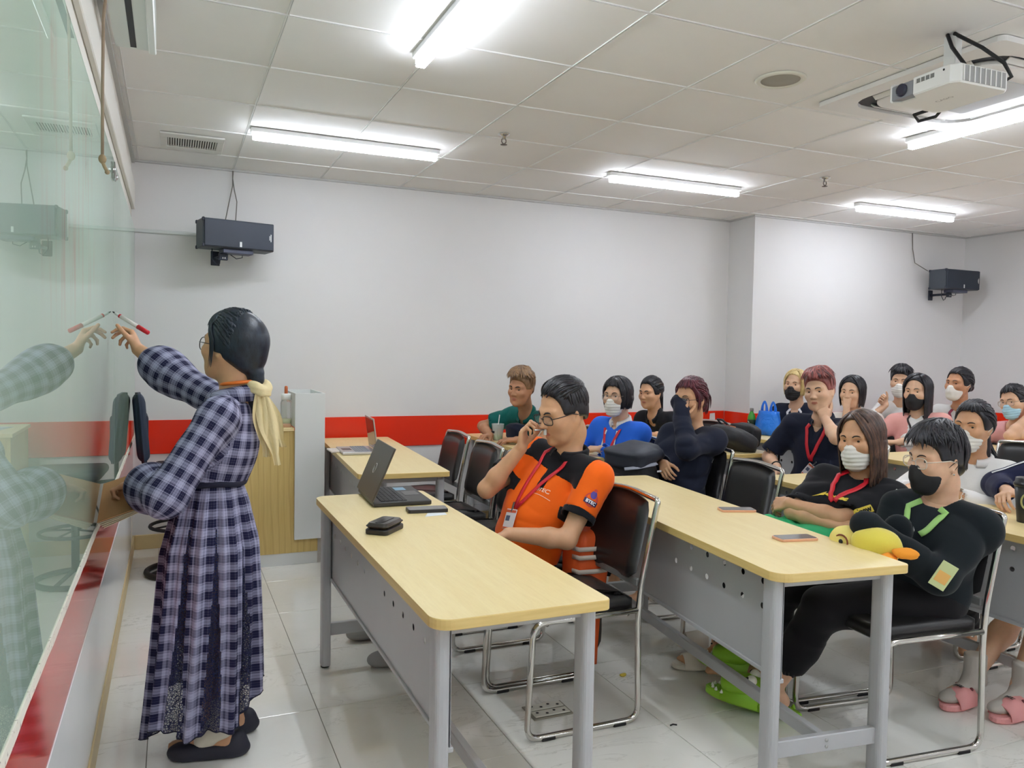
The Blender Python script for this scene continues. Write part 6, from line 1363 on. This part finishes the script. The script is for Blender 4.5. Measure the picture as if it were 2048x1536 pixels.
    # socks and flat shoes
    for sd in (1, -1):
        hj, K, an = x['legs'][sd]; fd = nrm((-1, .12*sd+.1, 0)); Rm = np.stack([fd, np.cross(UP, fd), UP], 1); q = Fld(); q.tubecut(an+UP*.12, an-UP*.01, .044, .04, .02); q.cone(an, an-UP*.04+fd*.05, .04, .036, .03); Vv, Qq = polygonize(q, .007); mobj('sock', fast_mesh('sock', Vv, Qq), mat('cream sock', (214, 208, 192), .9, bump=.4, bscale=260), t)
        q = Fld(); g = np.array((an[0], an[1], 0)); q.ell(g+fd*.035+UP*.025, (.135, .045, .04), .02, R=Rm); q.ell(g+fd*.11+UP*.02, (.055, .042, .03), .02, R=Rm); q.cone(g-fd*.05+UP*.03, g-fd*.055+UP*.055, .034, .032, .03); q.ell(g+fd*.03+UP*.075, (.075, .034, .042), .01, 'sub', R=Rm); q.plane((0, 0, .003), (0, 0, -1)); Vv, Qq = polygonize(q, .006); mobj('shoe', fast_mesh('shoe', Vv, Qq), mat('navy flat shoe', (34, 34, 48), .6), t)
def pony(H):
    F = H.F; F.ell((-.03, 0, .025), (.105, .09, .1), .02); F.ell((-.075, 0, -.035), (.05, .055, .05), .03)
    for k, (p, r) in enumerate((((-.1, 0, -.075), .034), ((-.108, 0, -.098), .03), ((-.112, .0, -.155), .028), ((-.115, 0, -.185), .022))): F.ell(p, (r, r*.95, r*.85), .008)
    F.ell((-.10, 0, -.175), (.026, .03, .036), .012)
    for _ in range(60): H.strand(sph(180, 90), sph(180, 108), (.012, .016), drop=.0, end=(-.108, 0, -.1), w=.007, jit=.12)
tea = person(dict(label='teacher in a navy plaid dress and cream hair scarf writing on the glass board', base=(.115, 2.905), yaw=-22, hz=.80, lk=.88, hem=.94, head=(.197, 2.91, 1.41), look=(-38, -8, 2), hs=.98, s=.97, sw=.15, fine=2, stand=1, skin=SKIN['c'], seed=97, loose=.006, fold=.003, armk=1.12, nb=(-.03, .0, .0), bust=1,
    hair=('back', 'navy', dict(line=.088, bangs=66, tie=(-.10, 0, -.08), wisps=.10, n=620, w=.006)), hairx=pony, glass=(G_black, dict(w=.026, h=.023, th=.0016, rnd=.9)), top=[P_sheer], topname='dress_bodice', plaid=1, sleeve='long', lcuff=.62, cuffL=1.0, wc=.046, sw0=.060, sw1=.062, neckr=.052, puff=1.38, pel=.68, shR=(-.03, .02, .0),
    R=[(-.150, 3.46, 1.415), (.02, 3.1, .6), (-.22, .62, .72), (-.75, .05, -.30), 'pen'], L=[(-.085, 2.93, .945), (.02, 2.60, .95), (-.8, .45, -.15), (-.1, .1, -1), 'hook'], thR=.35,
    legL=(.155, 2.83, .095), legR=(.20, 2.98, .095), extra=teacher_extra))
# marker and folder
def stick(name, label, cat, a, b, spec):
    a = np.array(a, float); b = np.array(b, float); t = thing(name, label, cat, a)
    for nm, q0, q1, r0, r1, m in spec: MB().tube([(b-a)*q0, (b-a)*q1], [r0, r1], 12).build(nm, m, t)
    return t
stick('marker_pen', 'white marker pen with a red cap in the raised hand of the teacher', 'marker', (-.2215, 3.655, 1.548), (-.085, 3.52, 1.462), (('tip', 0, .07, .002, .004, M_black), ('nozzle', .07, .2, .005, .007, M_white), ('band', .2, .24, .0085, .0085, R_red), ('barrel', .24, .72, .0085, .0088, mat('marker white', (224, 218, 214), .4)), ('cap', .72, 1.0, .0098, .009, R_red)))
t = thing('folder', 'open brown and cream folder held against the board by the teacher', 'folder', (-.125, 3.0, .915))
MB().box((-.10, -.17, 0), (.09, .11, .003), M=Matrix.Rotation(.3, 4, 'X') @ Matrix.Rotation(-.35, 4, 'Y')).build('cover', mat('kraft cover', (176, 132, 84), .6), t)
q = MB()
for k in range(4): q.box((-.098+.002*k, -.172, -.004*k-.004), (.094, .106, -.004*k-.0025), M=Matrix.Rotation(.3, 4, 'X') @ Matrix.Rotation(-.35-.035*k, 4, 'Y'))
q.build('pages', mat('cream pages', (222, 212, 186), .7), t)
# ------------------------------------------------------------------ things on laps and feet
t = thing('plush_toy', 'yellow plush duck with orange feet squeezed under the arms of the hooded student', 'toy', (2.27, 1.99, .755))
blob(MB(), (0, 0, 0), (.075, .085, .062), None, 2, .02, 30, 18, .9).build('plush_body', mat('yellow plush', (222, 206, 82), .95, sheen=.4, bump=.6, bscale=300, bdist=.002), t)
blob(MB(), (-.02, .11, -.005), (.06, .055, .052), None, 6, .02, 24, 16, .9).build('plush_head', mat('pale yellow plush', (232, 214, 124), .95, bump=.6, bscale=300, bdist=.002), t)
MB().tube([(-.075+.0, .085+.028*math.cos(a), .0+.024*math.sin(a)) for a in np.arange(16)*2*PI/16], .003, 6, closed=True).build('stitched_ring', mat('brown stitch', (120, 60, 40), .8), t)
MB().ball((-.078, .085, 0), (.005, .009, .009), 10, 8).build('eye', M_black, t); blob(MB(), (-.085, .12, -.03), (.016, .02, .01), None, 5, .02, 14, 9).build('beak', mat('orange plush', (236, 150, 40), .9), t)
for k, (dx, dy, rz) in enumerate(((-.02, -.075, .3), (.03, -.10, -.5))): blob(MB(), (dx-.03, dy-.02, -.02+.02*k), (.042, .024, .014), Matrix.Rotation(rz, 4, 'Z') @ Matrix.Rotation(.4, 4, 'X'), 9+k, .06, 18, 10, .8).build('foot', mat('orange plush', (236, 150, 40), .9), t)
t = thing('id_card', 'green and yellow card hanging at the side of the hooded student', 'card', (2.42, 1.84, .675), -.75)
MB().rbox((-.027, -.0015, -.05), (.027, .0015, .045), .001, 1, M=Matrix.Rotation(.5, 4, 'Y')).build('card', mat('card green', (196, 206, 150), .4), t); MB().box((-.02, -.0022, -.03), (.02, -.0016, .01), M=Matrix.Rotation(.5, 4, 'Y')).build('print', mat('card orange', (226, 176, 96), .5), t)
# green jacket over the lap
q = Fld(); q.cone((2.30, 2.66, .615), (2.62, 2.72, .63), .075, .08, .05); q.cone((2.28, 2.46, .60), (2.60, 2.46, .62), .075, .085, .05); q.ell((2.42, 2.57, .645), (.16, .2, .055), .05); q.cone((2.27, 2.47, .6), (2.22, 2.40, .47), .05, .02, .05)
q.disp = folds(.016, 17, 2); q.amp = .018; Vv, Qq = polygonize(q, .008); tag(mobj('jacket', fast_mesh('jacket', Vv, Qq), cloth('green jersey', (38, 172, 108), .8)), 'bright green jacket spread over the lap of the long haired student', 'jacket')
# footwear
def slide(name, label, heel, toe, z, pitch, m, kind):
    heel = np.array(heel); toe = np.array(toe); d = toe-heel; L = np.linalg.norm(d); t = thing(name, label, 'slipper', (*heel, z), math.atan2(d[1], d[0])); R = Matrix.Rotation(-pitch, 4, 'Y')
    o = [(L*(.5-.5*math.cos(a)), (.046+.010*math.cos(a-PI))*math.sin(a)) for a in np.arange(28)*2*PI/28]; o = [(x, y) for x, y in o][::-1]
    MB().prism(o, 0, .034 if kind == 1 else .026, 0, .006, M=R).build('sole', m, t)
    q = MB(); n = 16; v = []
    for k, (x, up, ins) in enumerate(((L*.42, .072, 1.0), (L*.62, .066, 1.0), (L*.82, .05, 1.0))):
        for rr in (1.0, .86):
            for i in range(n+1): a = PI*i/n; v.append((x, (.056 if k < 2 else .05)*rr*math.cos(a), .012+up*rr*math.sin(a)))
    f = []; w = n+1
    for k in range(2):
        b = k*2*w
        for i in range(n): f += [(b+i, b+i+1, b+2*w+i+1, b+2*w+i)[::-1], (b+w+i, b+w+i+1, b+3*w+i+1, b+3*w+i)]
    for b, s in ((0, 1), (4*w, -1)):
        for i in range(n): f.append((b+i, b+i+1, b+w+i+1, b+w+i)[::s])
    v = np.array(v)@np.array(R.to_3x3()).T
    MB().add(v, f).build('strap', m, t)
    return t, L, R
C_w = mat('white rubber', (224, 218, 206), .5)
slide('slipper', 'off white slide sandal on the foot nearer the front desk, under the second row desk', (2.33, 2.80), (2.07, 2.90), .002, .0, C_w, 0); slide('slipper', 'off white slide sandal tipped up so that its sole shows', (2.40, 2.94), (2.17, 3.02), .02, .12, C_w, 0)
def croc(label, heel, toe, z, pitch):
    M = mat('lime green rubber', (142, 196, 48), .45, bump=.1, bscale=300); t, L, R = slide('crocodile_slipper', label, heel, toe, z, pitch, M, 1)
    blob(MB(), (0, 0, 0), (.085, .06, .036), R @ Matrix.Translation((L*.63, 0, .078)) @ Matrix.Rotation(.18, 4, 'Y'), 3, .02, 26, 14, .8).build('snout', M, t)
    for s in (1, -1):
        e = MB().ball(R @ Vector((L*.52, s*.034, .114)), .021, 14, 10).build('eye', mat('slipper white', (236, 236, 226), .4), t); MB().ball(R @ Vector((L*.52+.014, s*.042, .118)), .010, 10, 8).build('pupil', M_black, e)
        MB().ball(R @ Vector((L*.86, s*.02, .098)), .004, 8, 6).build('nostril', M_black, t)
    for k in range(7):
        a = -1.15+2.3*k/6; x, y = L*.72+.078*math.cos(a), .05*math.sin(a); MB().lathe([(.007, 0), (.0055, .006), (.001, .014)], 8, M=R @ Matrix.Translation((x, y, .034))).build('tooth', mat('slipper white', (236, 236, 226), .4), t)
    for k in range(5): 
        for s in (1, -1): MB().lathe([(.009, 0), (.007, .012), (.001, .02)], 8, M=R @ Matrix.Translation((L*(.1+.075*k), s*(.036+.003*k), .024))).build('ridge', M, t)
croc('lime green crocodile slipper with open toothy mouth, the one nearer the camera', (2.23, 2.275), (2.00, 2.57), .004, .10); croc('lime green crocodile slipper with open toothy mouth, the one behind its twin', (2.34, 2.47), (2.11, 2.78), .02, .16)
M_pk = mat('pink foam', (232, 160, 158), .55)
for lab, h, e in (('pink foam slipper with dark lettering, the one partly behind the chair frame', (3.20, 2.01), (2.93, 1.995)), ('pink foam slipper with dark lettering, the one clear of the chair frame', (3.11, 2.17), (2.84, 2.14))):
    t, L, R = slide('slipper', lab, h, e, .002, 0, M_pk, 2)
    q = MB(); v, f = text_mesh('ME', .028, 0, .001); n = np.array([(L*.62-y, .057*math.sin(x/.057) if True else 0, .014+.069*math.cos(x/.057)+.001) for x, y, _ in v]); q.add(n, f, 0, False).build('lettering', M_black, t)
    for s in (-1, 1): MB().rbox((L*.45, s*.03-.006, .062), (L*.45+.012, s*.03+.006, .077), .003, 1).build('ear', mat('dark pink', (120, 60, 66), .6), t)
for lab, c in (('ribbed pale grey sock over the pink slipper nearer the camera', (3.145, 2.02)), ('ribbed pale grey sock over the other pink slipper', (3.05, 2.16))):
    q = Fld(); q.tubecut((*c, .2), (*c, .09), .043, .042, .02); q.cone((*c, .08), (c[0]-.08, c[1], .05), .04, .034, .03); q.ell((c[0]-.13, c[1]-.005, .045), (.075, .04, .026), .03); Vv, Qq = polygonize(q, .007); tag(mobj('sock', fast_mesh('sock', Vv, Qq), mat('grey sock', (186, 180, 172), .9, bump=.5, bscale=260)), lab, 'sock')
